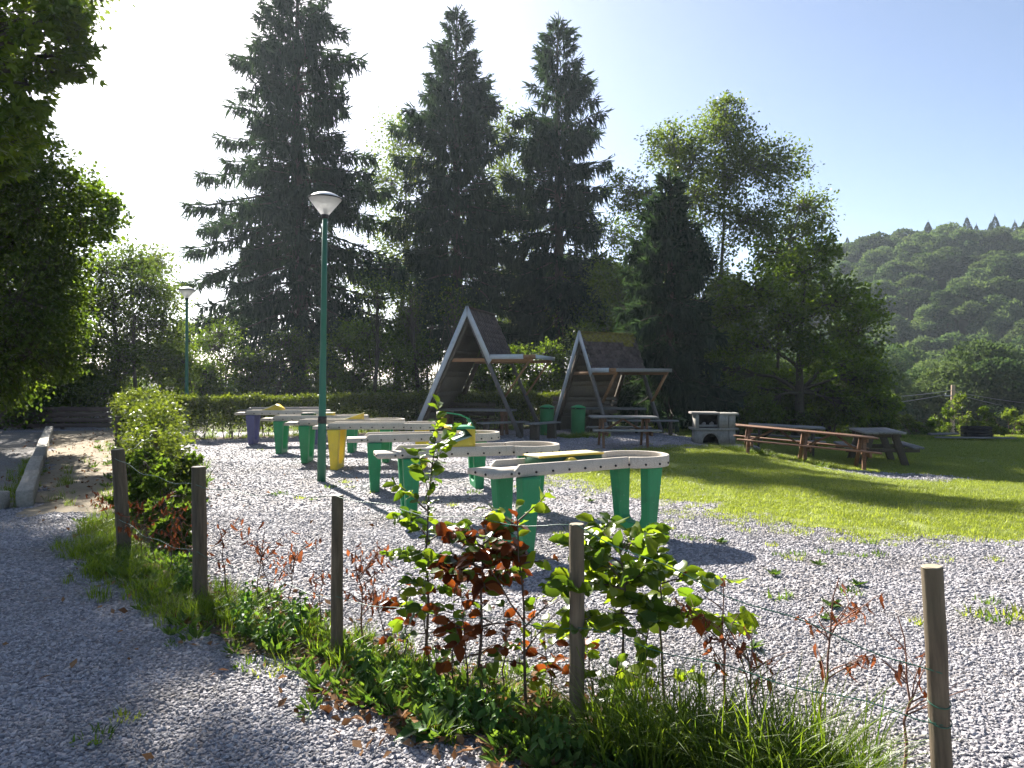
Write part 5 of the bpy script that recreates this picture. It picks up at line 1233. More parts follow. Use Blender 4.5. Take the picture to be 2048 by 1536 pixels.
# ================================================================== SMALL PLANTS, STONES
# ------------------------------------------------------------------ instanced stuff (gravel, turf)
def scatter(name, pts, rots, scl, protos, label, cat):
    col = bpy.data.collections.new(name+'_kinds')
    for p in protos: col.objects.link(p)
    me = bpy.data.meshes.new(name); n = len(pts)
    me.vertices.add(n); me.vertices.foreach_set('co', np.asarray(pts, np.float32).reshape(-1))
    a = me.attributes.new('rot', 'FLOAT_VECTOR', 'POINT'); a.data.foreach_set('vector', np.asarray(rots, np.float32).reshape(-1))
    a = me.attributes.new('scl', 'FLOAT', 'POINT'); a.data.foreach_set('value', np.asarray(scl, np.float32))
    a = me.attributes.new('pick', 'INT', 'POINT'); a.data.foreach_set('value', rng.integers(0, len(protos), n).astype(np.int32))
    o = link(name, me); tag(o, label, cat, kind='stuff')
    ng = bpy.data.node_groups.new(name+'_scatter', 'GeometryNodeTree')
    ng.interface.new_socket('Geometry', in_out='INPUT', socket_type='NodeSocketGeometry'); ng.interface.new_socket('Geometry', in_out='OUTPUT', socket_type='NodeSocketGeometry')
    gi_, go_ = ng.nodes.new('NodeGroupInput'), ng.nodes.new('NodeGroupOutput')
    mp = ng.nodes.new('GeometryNodeMeshToPoints'); mp.inputs['Radius'].default_value = 0.001
    ci = ng.nodes.new('GeometryNodeCollectionInfo'); ci.inputs['Collection'].default_value = col; ci.inputs['Separate Children'].default_value = True; ci.inputs['Reset Children'].default_value = True
    ip = ng.nodes.new('GeometryNodeInstanceOnPoints'); ip.inputs['Pick Instance'].default_value = True
    def na(nm, ty):
        q = ng.nodes.new('GeometryNodeInputNamedAttribute'); q.data_type = ty; q.inputs['Name'].default_value = nm; return q.outputs[0]
    L_ = ng.links
    L_.new(gi_.outputs[0], mp.inputs[0]); L_.new(mp.outputs[0], ip.inputs['Points']); L_.new(ci.outputs[0], ip.inputs['Instance'])
    L_.new(na('pick', 'INT'), ip.inputs['Instance Index']); L_.new(na('scl', 'FLOAT'), ip.inputs['Scale'])
    er = ng.nodes.new('FunctionNodeEulerToRotation'); L_.new(na('rot', 'FLOAT_VECTOR'), er.inputs[0]); L_.new(er.outputs[0], ip.inputs['Rotation'])
    L_.new(ip.outputs[0], go_.inputs[0])
    md = o.modifiers.new('scatter', 'NODES'); md.node_group = ng
    return o

stones = []
for i in range(8):
    b = bmesh.new(); bmesh.ops.create_icosphere(b, subdivisions=1, radius=0.5)
    g = np.random.default_rng(300+i); sx, sy, sz = 1.0, 0.6+0.35*g.random(), 0.35+0.3*g.random()
    for v in b.verts: v.co = Vector((v.co.x*sx, v.co.y*sy, v.co.z*sz))*(0.72+0.5*g.random())
    me = bpy.data.meshes.new('stone'); b.to_mesh(me); b.free(); me.materials.append(M['stone'])
    stones.append(bpy.data.objects.new('stone', me))
def view_points(n, y0, y1, margin=0.74, left=0.74):
    y = np.sqrt(y0*y0+(y1*y1-y0*y0)*rng.random(n)); x = (-left+(left+margin)*rng.random(n))*y
    return x, y
P, S = [], []
for n, y0, y1, s0, s1 in ((62000, 2.6, 5.6, 0.014, 0.036), (62000, 5.6, 9.5, 0.018, 0.042), (42000, 9.5, 15, 0.024, 0.050), (24000, 15, 22, 0.03, 0.06)):
    x, y = view_points(n, y0, y1)
    ok = (m_lawn(x, y) < 0.45*rng.random(n)**1.5) & (m_path(x, y) < 0) & (m_court(x, y) < 0) & (sdf(GRAVEL, x, y) > 0.1)
    st = m_strip(x, y); ok &= (st < 0) | ((rng.random(n) < 0.35) & (st < 0.22) & (y < 8))
    x, y = x[ok], y[ok]; P.append(np.stack([x, y, terrain(x, y)+0.002], 1)); S.append(s0+(s1-s0)*rng.random(len(x))**1.6*np.where(rng.random(len(x)) < 0.04, 1.7, 1.0))
n = 2600; x = 5.9+4*rng.random(n); y = 15.0+2.2*rng.random(n); ok = m_patch(x, y) > 0
P.append(np.stack([x[ok], y[ok], terrain(x[ok], y[ok])+0.024], 1)); S.append(0.03+0.03*rng.random(ok.sum()))
P = np.concatenate(P); S = np.concatenate(S); n = len(P)
rt = np.stack([rng.normal(size=n)*0.45, rng.normal(size=n)*0.45, rng.random(n)*6.283], 1)
scatter('gravel_stones', P, rt, S, stones, 'loose grey crushed gravel covering the yard', 'gravel')

def tuft(g, blades, h, spread, w, bend=0.5, segs=2):
    b = MB(); n = blades
    a = g.random(n)*6.283; r = spread*np.sqrt(g.random(n)); base = np.stack([r*np.cos(a), r*np.sin(a), np.zeros(n)], 1)
    az = a+g.normal(size=n)*0.9; hh = h*(0.45+0.75*g.random(n)); bd = bend*(0.3+g.random(n))
    side = np.stack([-np.sin(az), np.cos(az), 0*az], 1); out = np.stack([np.cos(az), np.sin(az), 0*az], 1)
    prev = None; ws = w*(0.7+0.6*g.random(n)); tone = g.random(n)
    rows = []
    for k in range(segs+1):
        t = k/segs; c = base+out*(bd*hh*t**1.8)[:, None]+np.array([0, 0, 1.0])*(hh*(t-0.28*bd*t**2.2))[:, None]
        ww = (ws*(1-t)**0.7)[:, None]
        rows.append((c-side*ww/2, c+side*ww/2) if k < segs else (c,))
    for k in range(segs-1):
        v = np.stack([rows[k][0], rows[k][1], rows[k+1][1], rows[k+1][0]], 1).reshape(-1, 3); b.add(v, np.arange(n*4).reshape(-1, 4), tone)
    v = np.stack([rows[segs-1][0], rows[segs-1][1], rows[segs][0]], 1).reshape(-1, 3); b.add(v, np.arange(n*3).reshape(-1, 3), tone)
    return b
def tuft_obj(name, seed, mat, **kw):
    return bpy.data.objects.new(name, tuft(np.random.default_rng(seed), **kw).mesh(name, mat, attr=True))
turf = [tuft_obj('turf_tuft', 400+i, M['grass_lawn'], blades=52, h=0.032+0.012*(i % 3), spread=0.12, w=0.0055, bend=0.9) for i in range(6)]
x, y = view_points(42000, 6.6, 28, 0.78, 0.1); ml_ = m_lawn(x, y); ok = (ml_ > -0.9) & (m_patch(x, y) < 0.1) & (rng.random(len(x)) < np.where(ml_ > 0, np.clip(0.35+ml_*0.9, 0, 1)*np.clip(0.35+1.3*vnoise(x, y, 0.9), 0.3, 1), 0.30*np.exp(ml_*4.0)))
x, y = x[ok], y[ok]; n = len(x)
scatter('lawn_grass', np.stack([x, y, terrain(x, y)+0.004], 1), np.stack([rng.normal(size=n)*0.06, rng.normal(size=n)*0.06, rng.random(n)*6.283], 1), 0.75+0.6*rng.random(n)*(0.7+0.8*vnoise(x, y, 1.2)), turf, 'short mown grass of the lawn', 'grass')

# rough long grass round the lawn edge, the wood edge, the hedges and the strip
rough = [tuft_obj('rough_tuft', 420+i, M['grass'], blades=36, h=0.17+0.05*(i % 3), spread=0.10, w=0.007, bend=0.8, segs=3) for i in range(5)]
pp = []
def along(line, n, w, prob=1.0):
    L = np.asarray(line, float); sg = np.linalg.norm(np.diff(L, axis=0), axis=1); cum = np.r_[0, np.cumsum(sg)]; s = rng.random(n)*cum[-1]
    return np.stack([np.interp(s, cum, L[:, 0])+rng.normal(size=n)*w, np.interp(s, cum, L[:, 1])+rng.normal(size=n)*w], 1)
pp.append(along([(-4.1, 7.6), (-3.3, 6.5), (-2.5, 5.75), (-1.9, 5.2)], 210, 0.17)-np.array([0.06, 0.05]))
pp.append(along([(-4.6, 9.2), (-3.9, 7.4)], 80, 0.16)-np.array([0.2, 0.0])); pp.append(along(FENCE[2:5], 70, 0.16))
pp.append(along(REAR_HEDGE, 380, 0.40)); pp.append(along(SIDE_HEDGE, 140, 0.35))
pp.append(along([(5.3, 18.6), (6.2, 17.4), (7.0, 16.6)], 160, 0.22)); pp.append(along([(1.2, 21.6), (2.1, 21.3), (2.4, 21.6)], 110, 0.3))
pp.append(along([(11, 27.6), (14, 26.5), (17, 25.6), (20, 25.2)], 420, 0.5)); pp.append(along([(4.0, 27.5), (8, 29), (12, 29)], 260, 0.6))
pp.append(along([(-6.2, 9.9), (-9.5, 15.4)], 80, 0.12)+np.array([-0.35, 0])); pp.append(along([(-6.0, 9.9), (-8.5, 14)], 14, 0.06)+np.array([0.15, 0]))
pp.append(along([(-9, 24), (-2, 27)], 300, 0.8))
q = np.concatenate(pp); n = len(q)
scatter('rough_grass', np.stack([q[:, 0], q[:, 1], terrain(q[:, 0], q[:, 1])+0.005], 1), np.stack([rng.normal(size=n)*0.1, rng.normal(size=n)*0.1, rng.random(n)*6.283], 1), 0.38+0.55*rng.random(n), rough, 'rough uncut grass along hedge, fence and wood edge', 'grass')
# tall bright grass in the near right of the strip
tall = [tuft_obj('tall_tuft', 440+i, M['grass'], blades=30, h=0.36+0.05*(i % 3), spread=0.055, w=0.0075, bend=0.75, segs=5) for i in range(5)]
q = along([(0.42, 3.42), (0.75, 3.25), (1.05, 3.08), (1.38, 2.90)], 120, 0.085); n = len(q)
scatter('tall_grass', np.stack([q[:, 0], q[:, 1], terrain(q[:, 0], q[:, 1])], 1), np.stack([rng.normal(size=n)*0.12, rng.normal(size=n)*0.12, rng.random(n)*6.283], 1), 0.6+0.55*rng.random(n), tall, 'tall bright green grass around the right foreground saplings', 'grass')

# fallen leaves
def litter_mesh(seed):
    g = np.random.default_rng(seed); b = MB()
    b.leaves(np.array([[-0.5, 0, 0.0]]), np.array([[1.0, 0, 0.15]]), np.array([[0, g.normal()*0.2, 1.0]]), 1.0, 0.6, 0.35*g.random(), np.array([g.random()]))
    return bpy.data.objects.new('fallen_leaf', b.mesh('fallen_leaf', M['litter'], attr=True))
lit = [litter_mesh(460+i) for i in range(8)]
q = np.concatenate([along(FENCE[2:6], 900, 0.22), along([(-0.9, 4.1), (0.1, 3.45), (0.6, 3.2)], 800, 0.16), along(FENCE[:3], 250, 0.25), along(SIDE_HEDGE, 260, 0.45), along(PATH[:1]+PATH[5:6], 700, 0.9), along([(-5, 6), (-2, 3.4)], 60, 0.9), along([(-3, 12), (0, 8)], 40, 1.3), along([(-4.5, 9.5), (-7, 15)], 160, 0.5)]); n = len(q)
scatter('leaf_litter', np.stack([q[:, 0], q[:, 1], terrain(q[:, 0], q[:, 1])+0.015+0.02*rng.random(n)], 1), np.stack([rng.normal(size=n)*0.45, rng.normal(size=n)*0.45, rng.random(n)*6.283], 1), 0.035+0.05*rng.random(n), lit, 'brown fallen leaves under hedge and saplings', 'leaves')

# low leafy ground cover on the planting strip
def herb_tuft(seed):
    g = np.random.default_rng(seed); n = 22; a = g.random(n)*6.283; b = MB()
    D = np.stack([np.cos(a), np.sin(a), 0.4+0.9*g.random(n)], 1); r0 = 0.05*g.random((n, 1)); C = np.stack([np.cos(a), np.sin(a), 0.4+0*a], 1)*r0
    b.leaves(C, D, np.array([[0, 0, 1.0]])+g.normal(size=(n, 3))*0.4, 0.04+0.04*g.random(n), 0.024, 0.15, g.random(n))
    return bpy.data.objects.new('herb_tuft', b.mesh('herb_tuft', M['weed'], attr=True))
hb = [herb_tuft(470+i) for i in range(5)]
q = np.concatenate([along(FENCE[1:3], 80, 0.2), along(FENCE[2:6], 190, 0.2), along([(-0.9, 4.2), (0.0, 3.5), (0.6, 3.15)], 120, 0.12), along(SIDE_HEDGE, 160, 0.4)]); n = len(q)
scatter('ground_cover', np.stack([q[:, 0], q[:, 1], terrain(q[:, 0], q[:, 1])+0.008], 1), np.stack([rng.normal(size=n)*0.15, rng.normal(size=n)*0.15, rng.random(n)*6.283], 1), 0.6+0.9*rng.random(n), hb, 'low leafy ground cover under the saplings and along the fence', 'weeds')
# small weeds rooted in the gravel, one thing each
wm = [tuft(np.random.default_rng(480+i), 34, 0.05, 0.08, 0.009, 0.9).mesh('gravel_weed', M['grass_lawn' if i % 2 else 'weed'], attr=True) for i in range(4)]
def rosette(seed):
    g = np.random.default_rng(seed); n = 16; a = g.random(n)*6.283; b = MB()
    D = np.stack([np.cos(a), np.sin(a), 0.25+0.3*g.random(n)], 1); b.leaves(np.zeros((n, 3)), D, np.array([[0, 0, 1.0]])+g.normal(size=(n, 3))*0.2, 0.06+0.06*g.random(n), 0.035, 0.15, g.random(n))
    return b.mesh('rosette_weed', M['weed'], attr=True)
wr = [rosette(490+i) for i in range(3)]
WE = [(1560, 1110, 0), (1600, 1108, 1), (1655, 1105, 0), (1690, 1110, 1), (1725, 1112, 0), (1640, 1130, 2), (1590, 1118, 1), (1715, 1170, 2), (1550, 1150, 2), (1560, 1198, 3), (1665, 1215, 2), (1760, 1110, 1), (1740, 1085, 0), (1440, 1085, 2), (1505, 1300, 2),
      (1700, 1187, 3), (1655, 1240, 2), (1990, 1120, 0), (1950, 1230, 3), (2000, 1240, 3), (2035, 1235, 3), (1975, 1205, 1), (1840, 1245, 1), (560, 990, 3), (600, 998, 3), (625, 1000, 1), (690, 965, 3), (700, 975, 0), (745, 985, 1), (660, 975, 3), (850, 1005, 1), (905, 1010, 0), (1000, 1062, 3),
      (1150, 1060, 3), (1120, 1070, 3), (1340, 1058, 0), (1365, 1075, 0), (1395, 1080, 1), (1290, 1085, 3), (1230, 1045, 2), (1180, 1005, 2), (740, 938, 0), (520, 900, 1), (500, 1333, 3), (535, 1345, 3), (350, 1290, 1), (180, 1480, 0), (250, 1440, 0), (1310, 1160, 3), (950, 985, 3), (1060, 985, 1), (1545, 1090, 0)]
for i, (px, py, k) in enumerate(WE):
    Y = CAM_H*1500/(py-755); x = (px-1024)/1500*Y
    me = wr[i % 3] if k == 2 else wm[(i+k) % 4]; s = 1.35 if k == 3 else 1.0
    o = link('gravel_weed', me, None, (x, Y, tz(x, Y)+0.004), (0, 0, rng.random()*6.28), (s*(0.8+0.4*rng.random()),)*3)
    zone = 'near the foot of the street lamp' if (px < 780 and py < 1020) else 'in the shaded path gravel, lower left' if px < 600 else 'around the legs of the front minigolf tables' if px < 1420 else 'at the right picture edge' if px > 1900 else 'out in the open gravel, right'
    tag(o, ('flat leafy weed rosette ' if k == 2 else 'small tuft of grass ')+zone, 'weed', ('leafy weeds ' if k == 2 else 'grass tufts ')+zone)

# ------------------------------------------------------------------ foreground saplings with single leaves
def leaf_mesh(name, mat, wavy=0.0, curl=0.15, wid=0.62, seed=0, n=5):
    g = np.random.default_rng(seed); b = MB()
    ts = np.linspace(0, 1, n+1); prof = np.sin(np.pi*ts**0.85)**0.75*wid/2; prof[0] = 0.012; prof[-1] = 0.0
    mid = np.stack([ts, 0*ts, -curl*ts**2+0.02*np.sin(ts*6)], 1); v = [mid]
    for s in (-1, 1):
        v.append(np.stack([ts, s*prof, mid[:, 2]+prof*0.35+wavy*0.05*np.sin(ts*14+s)], 1))
    V = np.concatenate(v); f = []
    m_ = n+1
    for s, o_ in ((0, m_), (1, 2*m_)):
        for i in range(n):
            q = [i, i+1, o_+i+1, o_+i]; f.append(q if s == 0 else q[::-1])
    b.add(V, f); me = b.mesh(name, mat, smooth=True); return me
LM = {}
for key, mat, wv, cu, wd in (('green', 'leaf_beech', 1, 0.18, 0.62), ('dark', 'leaf_beech_dark', 1, 0.2, 0.62), ('copper', 'leaf_copper', 1, 0.25, 0.62), ('dead', 'leaf_dead', 2, 0.7, 0.36), ('nettle', 'leaf_nettle', 1, 0.3, 0.45)):
    LM[key] = [leaf_mesh('leaf_'+key, M[mat], wv, cu*(0.5+0.4*i), wd*(0.85+0.1*i), 500+i) for i in range(4)]
def put_leaf(root, g, p, d, up, size, key):
    d = Vector(d).normalized(); up = Vector(up); sx = up.cross(d)
    if sx.length < 1e-3: sx = Vector((1, 0, 0)).cross(d)
    sx.normalize(); u = d.cross(sx)
    m_ = Matrix((d, sx, u)).transposed().to_4x4()
    o = link('leaf', LM[key][g.integers(0, 4)], root)
    o.matrix_local = Matrix.Translation(p) @ m_ @ Matrix.Diagonal((size, size*(0.9+0.2*g.random()), size, 1))
    return o
def sapling(name, label, px, py, top_py, shoots, keys, size=0.085, twig='twig', r=0.008, lean=(0, 0), seed=0, hang=False, group=None, spacing=0.045, cat='sapling', bare=0.0, h=None):
    """shoots: (start fraction, azimuth deg, length, rise, leaves per metre factor)"""
    g = np.random.default_rng(seed)
    Y = CAM_H*1500/(py-755); x = (px-1024)/1500*Y
    hgt = h or (py-top_py)/1500*Y
    root = empty(name, (x, Y, tz(x, Y)), label=label, cat=cat, group=group)
    n = 9; tt = np.linspace(0, 1, n)
    stem = np.stack([lean[0]*tt+np.cumsum(g.normal(size=n))*0.012, lean[1]*tt+np.cumsum(g.normal(size=n))*0.012, -0.04+(hgt+0.04)*tt], 1); stem[0, :2] = 0
    MB().tube(stem, np.linspace(r, r*0.3, n), 6).build('stem', M[twig], root, smooth=True, attr=True)
    axes = [(stem[4:], 0.55)]
    for (f, az, L, rise, lf) in shoots:
        i = f*(n-1); p0 = stem[int(i)]*(1-i % 1)+stem[min(n-1, int(i)+1)]*(i % 1)
        t = np.linspace(0, 1, 6); a = R(az)+g.normal()*0.1
        path = p0+np.stack([math.cos(a)*L*t, math.sin(a)*L*t, rise*L*t-0.15*L*t**2], 1)+np.cumsum(g.normal(size=(6, 3))*0.06*L*0.25, axis=0)*(t[:, None] > 0)
        MB().tube(path, np.linspace(r*0.55, r*0.18, 6), 5).build('branch', M[twig], root, smooth=True, attr=True)
        if lf > 0: axes.append((path[1:], lf))
        if L > 0.22:          # side twigs
            for s in (-1, 1):
                k = g.integers(1, 4); a2 = a+s*(0.6+0.3*g.random()); l2 = L*0.5
                pth = path[k]+np.stack([math.cos(a2)*l2*t, math.sin(a2)*l2*t, rise*l2*t*0.7], 1)
                MB().tube(pth, np.linspace(r*0.3, r*0.12, 6), 4).build('branch', M[twig], root, smooth=True, attr=True)
                if lf > 0: axes.append((pth[1:], lf))
    cnt = 0
    for path, lf in axes:
        L = np.linalg.norm(np.diff(path, axis=0), axis=1).sum(); m_ = max(2, int(L/spacing*lf))
        for k in range(m_):
            if g.random() < bare or cnt > 280: continue
            u = (k+0.5+0.3*g.random())/m_*(len(path)-1); i = min(len(path)-2, int(u)); p = path[i]*(1-(u-i))+path[i+1]*(u-i)
            d = path[i+1]-path[i]; d /= np.linalg.norm(d)+1e-9; s = 1 if k % 2 else -1
            lat = np.cross(d, [0, 0, 1]); lat /= np.linalg.norm(lat)+1e-6
            if abs(d[2]) > 0.85:
                a = g.random()*6.283; lat = np.array([math.cos(a), math.sin(a), 0.1]); s = 1
            key = keys[0] if g.random() > (keys[2] if len(keys) > 2 else 0.0) else keys[1]
            if hang: dd = np.array([g.normal()*0.35, g.normal()*0.35, -1.0]); up = g.normal(size=3)
            else: dd = lat*s*0.9+d*0.55+g.normal(size=3)*0.22+np.array([0, 0, -0.12]); up = np.array([0, -0.55, 0.8])+g.normal(size=3)*0.55
            put_leaf(root, g, p, dd, up, size*(0.62+0.55*g.random()), key); cnt += 1
    return root
sapling('beech_sapling', 'green-leaved beech sapling with a long thin shoot, left of the copper one', 848, 1330, 985,
        [(0.85, 75, 0.34, 2.2, 0.9), (0.75, 150, 0.24, 0.6, 1.3), (0.72, 20, 0.26, 0.5, 1.3), (0.62, 200, 0.24, 0.4, 1.4), (0.6, -30, 0.26, 0.35, 1.4), (0.55, 100, 0.22, 0.4, 1.3), (0.5, 250, 0.22, 0.3, 1.3), (0.9, 170, 0.2, 0.9, 1.0), (0.45, 10, 0.2, 0.2, 1.2), (0.66, 270, 0.2, 0.4, 1.3), (0.35, 180, 0.16, 0.4, 0.9)],
        ('dark', 'green', 0.45), 0.088, seed=601, r=0.011, spacing=0.017)
sapling('beech_sapling', 'bushy copper-leaved beech sapling in the middle of the foreground', 962, 1405, 1062,
        [(0.97, 60, 0.16, 0.5, 1.4), (0.95, 200, 0.2, 0.4, 1.4), (0.88, 330, 0.22, 0.4, 1.4), (0.78, 140, 0.24, 0.3, 1.4), (0.92, 20, 0.2, 0.6, 1.5), (0.9, 150, 0.2, 0.5, 1.5), (0.85, 250, 0.2, 0.4, 1.5), (0.82, -20, 0.24, 0.4, 1.5), (0.8, 90, 0.2, 0.5, 1.5), (0.74, 190, 0.24, 0.3, 1.5), (0.7, 30, 0.24, 0.3, 1.5), (0.7, 280, 0.2, 0.3, 1.5), (0.45, 0, 0.2, 0.3, 1.1), (0.42, 170, 0.2, 0.3, 1.1), (0.3, 60, 0.16, 0.2, 1.1), (0.3, 230, 0.18, 0.2, 1.1), (0.5, 310, 0.18, 0.2, 1.1)],
        ('copper', 'dark', 0.26), 0.096, seed=602, r=0.012, spacing=0.015, lean=(0.0, 0.05))
sapling('beech_sapling', 'slim sapling with a few large yellow-green leaves at its top', 1055, 1425, 1012,
        [(0.9, 150, 0.22, 0.5, 0.9), (0.92, 20, 0.20, 0.9, 0.8), (0.8, 180, 0.16, 0.5, 0.8), (0.72, -10, 0.2, 0.3, 0.6), (0.45, 165, 0.32, 1.6, 0.25), (0.42, 10, 0.25, 0.9, 0.3), (0.3, 40, 0.24, 0.9, 0.5), (0.25, 200, 0.2, 0.4, 0.6)],
        ('green', 'copper', 0.15), 0.10, seed=603, r=0.010, spacing=0.026)
sapling('beech_sapling', 'bright backlit beech sapling right of the dark mossy post', 1240, 1430, 1090,
        [(0.95, 120, 0.26, 0.6, 1.1), (0.97, 20, 0.24, 0.6, 1.1), (0.8, 140, 0.38, 0.55, 1.1), (0.75, 190, 0.40, 0.25, 1.2), (0.78, 30, 0.30, 0.5, 1.2), (0.66, 100, 0.28, 0.5, 1.2), (0.62, 220, 0.34, 0.15, 1.2), (0.62, -20, 0.30, 0.2, 1.2), (0.92, 60, 0.2, 0.7, 1.1), (0.9, 170, 0.26, 0.6, 1.1), (0.2, 180, 0.18, 0.3, 1.2), (0.2, 20, 0.2, 0.3, 1.2), (0.28, 300, 0.2, 0.3, 1.2)],
        ('green', 'dark', 0.35), 0.112, seed=604, r=0.010, spacing=0.019)
sapling('beech_sapling', 'bright beech sapling with a drooping bough to the right, near the tall grass', 1330, 1420, 1120,
        [(0.85, 10, 0.34, 0.2, 1.0), (0.7, -15, 0.44, 0.0, 1.0), (0.8, 150, 0.26, 0.5, 1.2), (0.9, 90, 0.2, 0.9, 1.1), (0.72, 200, 0.26, 0.3, 1.1), (0.25, 0, 0.2, 0.3, 1.2), (0.2, 160, 0.2, 0.3, 1.2), (0.6, 60, 0.3, 0.6, 0.2)],
        ('green', 'copper', 0.10), 0.110, seed=605, r=0.009, spacing=0.021)
# low mixed growth at the foot of the posts
for i, (px, py, lab, keys, hh) in enumerate([(1180, 1400, 'low yellowing seedling at the left foot of the mossy post', ('green', 'copper', 0.45), 0.42), (1095, 1410, 'low bronze seedling between copper sapling and mossy post', ('copper', 'green', 0.4), 0.34),
                                     (1240, 1465, 'low dark leafy seedling in the tall grass right of the mossy post', ('dark', 'green', 0.4), 0.36), (800, 1345, 'low reddish seedling left of the green beech sapling', ('copper', 'green', 0.35), 0.55), (905, 1385, 'thin dark twiggy seedling left of the copper sapling', ('dark', 'copper', 0.5), 0.62), (935, 1398, 'bronze seedling tangled into the left of the copper sapling', ('copper', 'dark', 0.3), 0.55), (1005, 1408, 'bronze seedling tangled into the right of the copper sapling', ('copper', 'dark', 0.35), 0.5), (1290, 1440, 'leafy seedling between the two bright saplings', ('green', 'dark', 0.4), 0.6), (870, 1352, 'dark green seedling against the stem of the green beech sapling', ('dark', 'green', 0.5), 0.7)]):
    sapling('seedling', lab, px, py, 0, [(0.8, 20, 0.14, 0.5, 1.2), (0.7, 160, 0.15, 0.4, 1.2), (0.6, 260, 0.15, 0.3, 1.2), (0.5, 80, 0.15, 0.4, 1.2), (0.4, 200, 0.14, 0.3, 1.0)], keys, 0.08, seed=620+i, r=0.006, spacing=0.022, h=hh)
# withered saplings
DEAD = [(1470, 1455, 0.72, 'twig_red', 0.55, 'withered sapling with forked red twigs behind the tall grass'), (1645, 1465, 0.74, 'twig_red', 0.45, 'withered sapling with curled brown leaves, left of the nearest post'), (1805, 1560, 0.66, 'twig_red', 0.9, 'bare forked sapling beside the cracked nearest post'),
        (735, 1292, 0.60, 'twig_red', 0.0, 'withered sapling hung with rust-red leaves right of the slim brown post'), (775, 1300, 0.5, 'twig', 0.2, 'small withered sapling between slim post and green beech sapling'),
        (640, 1255, 0.48, 'twig', 0.55, 'withered seedling just left of the slim brown post'), (585, 1262, 0.62, 'twig', 0.45, 'withered sapling with dark red leaves above the nettles'), (510, 1215, 0.66, 'twig', 0.25, 'withered sapling hung with dark brown leaves right of the second post'), (545, 1225, 0.5, 'twig', 0.6, 'sparse withered stem above the herb clump'),
        (470, 1205, 0.62, 'twig', 0.5, 'withered stem close beside the second post'), (372, 1165, 0.55, 'twig', 0.1, 'withered sapling just left of the second post'), (340, 1150, 0.6, 'twig', 0.25, 'withered sapling between the path-corner post and second post'), (310, 1140, 0.62, 'twig', 0.15, 'brown-leaved withered stem right of the path-corner post'), (285, 1128, 0.6, 'twig', 0.2, 'brown-leaved withered stem close to the path-corner post'), (205, 1050, 0.36, 'twig', 0.1, 'small withered twig left of the path-corner post'), (1540, 1490, 0.5, 'twig_red', 0.4, 'low withered sapling standing in the tall grass')]
for i, (px, py, hh, tw, bare, lab) in enumerate(DEAD):
    g = np.random.default_rng(640+i)
    shoots = [(0.35+0.5*g.random(), g.random()*360, 0.12+0.14*g.random(), 0.9, 0.9) for _ in range(7 if tw == 'twig' else 9)]
    sapling('withered_sapling', lab, px, py, 0, shoots, ('dead', 'dead'), 0.055 if px < 700 else 0.06, tw, 0.005 if tw == 'twig' else 0.0075, lean=(g.normal()*0.06, g.normal()*0.05), seed=660+i, hang=True, spacing=0.033, bare=bare, h=hh, group='withered saplings along the fence')
# nettles and herbs
NET = [(540, 1290, 0.30, 'nettle clump left of the slim brown post'), (575, 1285, 0.28, 'nettle nearest the slim post, its leaves over the gravel'), (500, 1270, 0.28, 'nettle right of the second fence post'), (520, 1300, 0.24, 'front nettle at the gravel edge below the withered saplings'), (600, 1270, 0.26, 'nettle close to the foot of the slim brown post'), (350, 1190, 0.26, 'nettle left of the second fence post'), (385, 1180, 0.24, 'nettle at the left foot of the second post'), (480, 1240, 0.25, 'nettle behind the second fence post'),
       (915, 1450, 0.22, 'nettle in front of the copper sapling, left stem'), (960, 1460, 0.25, 'nettle in front of the copper sapling, middle stem'), (1005, 1465, 0.22, 'nettle in front of the copper sapling, right stem'), (880, 1420, 0.2, 'nettle left of the copper sapling at the gravel'), (760, 1370, 0.2, 'herb right of the slim post on the litter'), (820, 1380, 0.2, 'herb below the green beech sapling'), (850, 1480, 0.14, 'broad pale dock plant at the gravel edge'), (1080, 1530, 0.2, 'pale herb at the bottom edge left of the tall grass'), (1130, 1525, 0.18, 'pale herb at the bottom edge, touching the tall grass'), (720, 1340, 0.18, 'herb at the right foot of the slim post')]
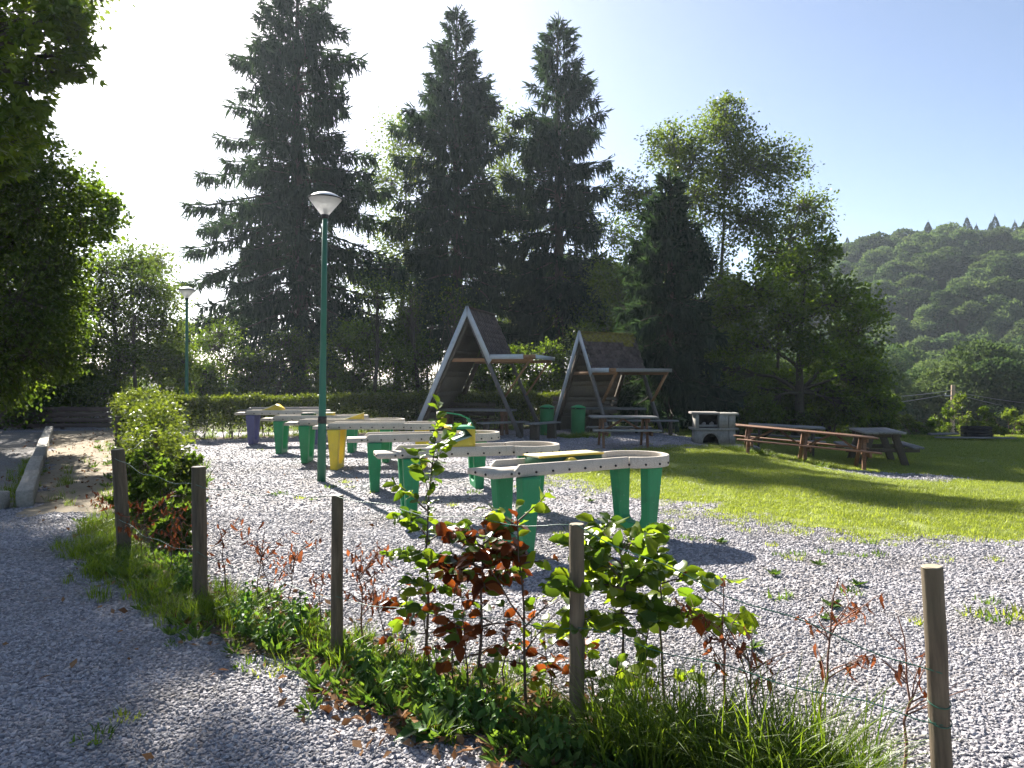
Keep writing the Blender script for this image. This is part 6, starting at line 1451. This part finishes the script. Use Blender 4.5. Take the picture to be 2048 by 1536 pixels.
for i, (px, py, hh, lab) in enumerate(NET):
    g = np.random.default_rng(700+i); Y = CAM_H*1500/(py-755); x = (px-1024)/1500*Y
    root = empty('nettle' if 'nettle' in lab else 'herb', (x, Y, tz(x, Y)), label=lab, cat='nettle' if 'nettle' in lab else 'herb', group='nettles and herbs along the fence')
    dock = 'dock' in lab
    for st in range(1 if dock else 3):
        ox, oy = g.normal(size=2)*0.05; lx, ly = g.normal(size=2)*0.05; H_ = hh*(0.7+0.4*g.random())
        t = np.linspace(0, 1, 5); path = np.stack([ox+lx*t, oy+ly*t, -0.02+(H_+0.02)*t], 1)
        MB().tube(path, np.linspace(0.004, 0.0015, 5), 5).build('stem', M['weed'], root, smooth=True, attr=True)
        if dock:
            for k in range(7):
                a = k*0.9+g.random()*0.3; put_leaf(root, g, (ox, oy, 0.02), (math.cos(a), math.sin(a), 0.5*g.random()+0.1), (0, 0, 1), 0.16+0.07*g.random(), 'nettle')
            continue
        for k in range(6):
            z = 0.25+0.75*k/5; p = np.array([np.interp(z, t, path[:, q]) for q in range(3)])
            for s in (0, math.pi):
                a = k*1.57+s+g.normal()*0.2; put_leaf(root, g, p, (math.cos(a), math.sin(a), -0.5*g.random()), (0, -0.35, 1), (0.085-0.04*k/5)*(0.8+0.4*g.random()), 'nettle')
# weedy shrubs round the scrap heap and the pole
for i, (px, Y, hh, r_, lab) in enumerate([(1830, 28.5, 0.9, 0.6, 'low weedy shrub left of the scrap at the lawn end'), (1880, 30, 1.3, 0.7, 'weedy shrub left of the foot of the utility pole'), (1925, 30.5, 2.0, 0.7, 'tall weedy shrub right of the utility pole'), (1970, 30, 1.3, 0.6, 'spindly weed shrub right of the charred crate'), (2020, 28.5, 1.0, 0.7, 'weedy shrub at the right picture edge'), (1790, 31, 1.4, 0.9, 'shrub under the right edge of the maple'), (2075, 29, 1.2, 0.8, 'shrub cut off by the right picture edge'), (1860, 27.3, 0.5, 0.5, 'low green weed clump at the left end of the pale board'), (1985, 26.8, 0.5, 0.5, 'low green weed clump at the right end of the pale board')]):
    x = (px-1024)/1500*Y; z0 = tz(x, Y); z0 = z0; g = np.random.default_rng(800+i)
    cls = [(np.array([x+g.normal()*r_*0.4, Y+g.normal()*0.3, z0+hh*(0.25+0.22*k)]), (r_*0.6*(1-0.2*k), r_*0.5, hh*0.2), 34) for k in range(4)]
    broadleaf('weedy_shrub', lab, (x, Y), 0.03, cls, leaf=0.09, per=10, mats=('leaf_hazel' if i % 2 else 'leaf_ash', 'twig'), group='weedy shrubs at the far end of the lawn', cat='shrub', spread=0.16, twig_r=0.004, stems=[np.array([x+g.normal()*r_*0.5, Y, z0+hh*0.9]) for _ in range(4)], seed=820+i)

# ------------------------------------------------------------------ morning haze
HZ = True
if HZ:
    m, t, o = nodes('haze_air')
    pv = N(t, 'VolumePrincipled'); pv.inputs['Color'].default_value = (0.78, 0.89, 1.0, 1); pv.inputs['Density'].default_value = 0.00033; pv.inputs['Anisotropy'].default_value = 0.35
    t.links.new(pv.outputs[0], o.inputs['Volume'])
    b = MB(); b.box((0, 690, 30), (2100, 1700, 90)); hz = b.build('haze', m); tag(hz, 'thin morning haze in the air', 'haze', kind='stuff')
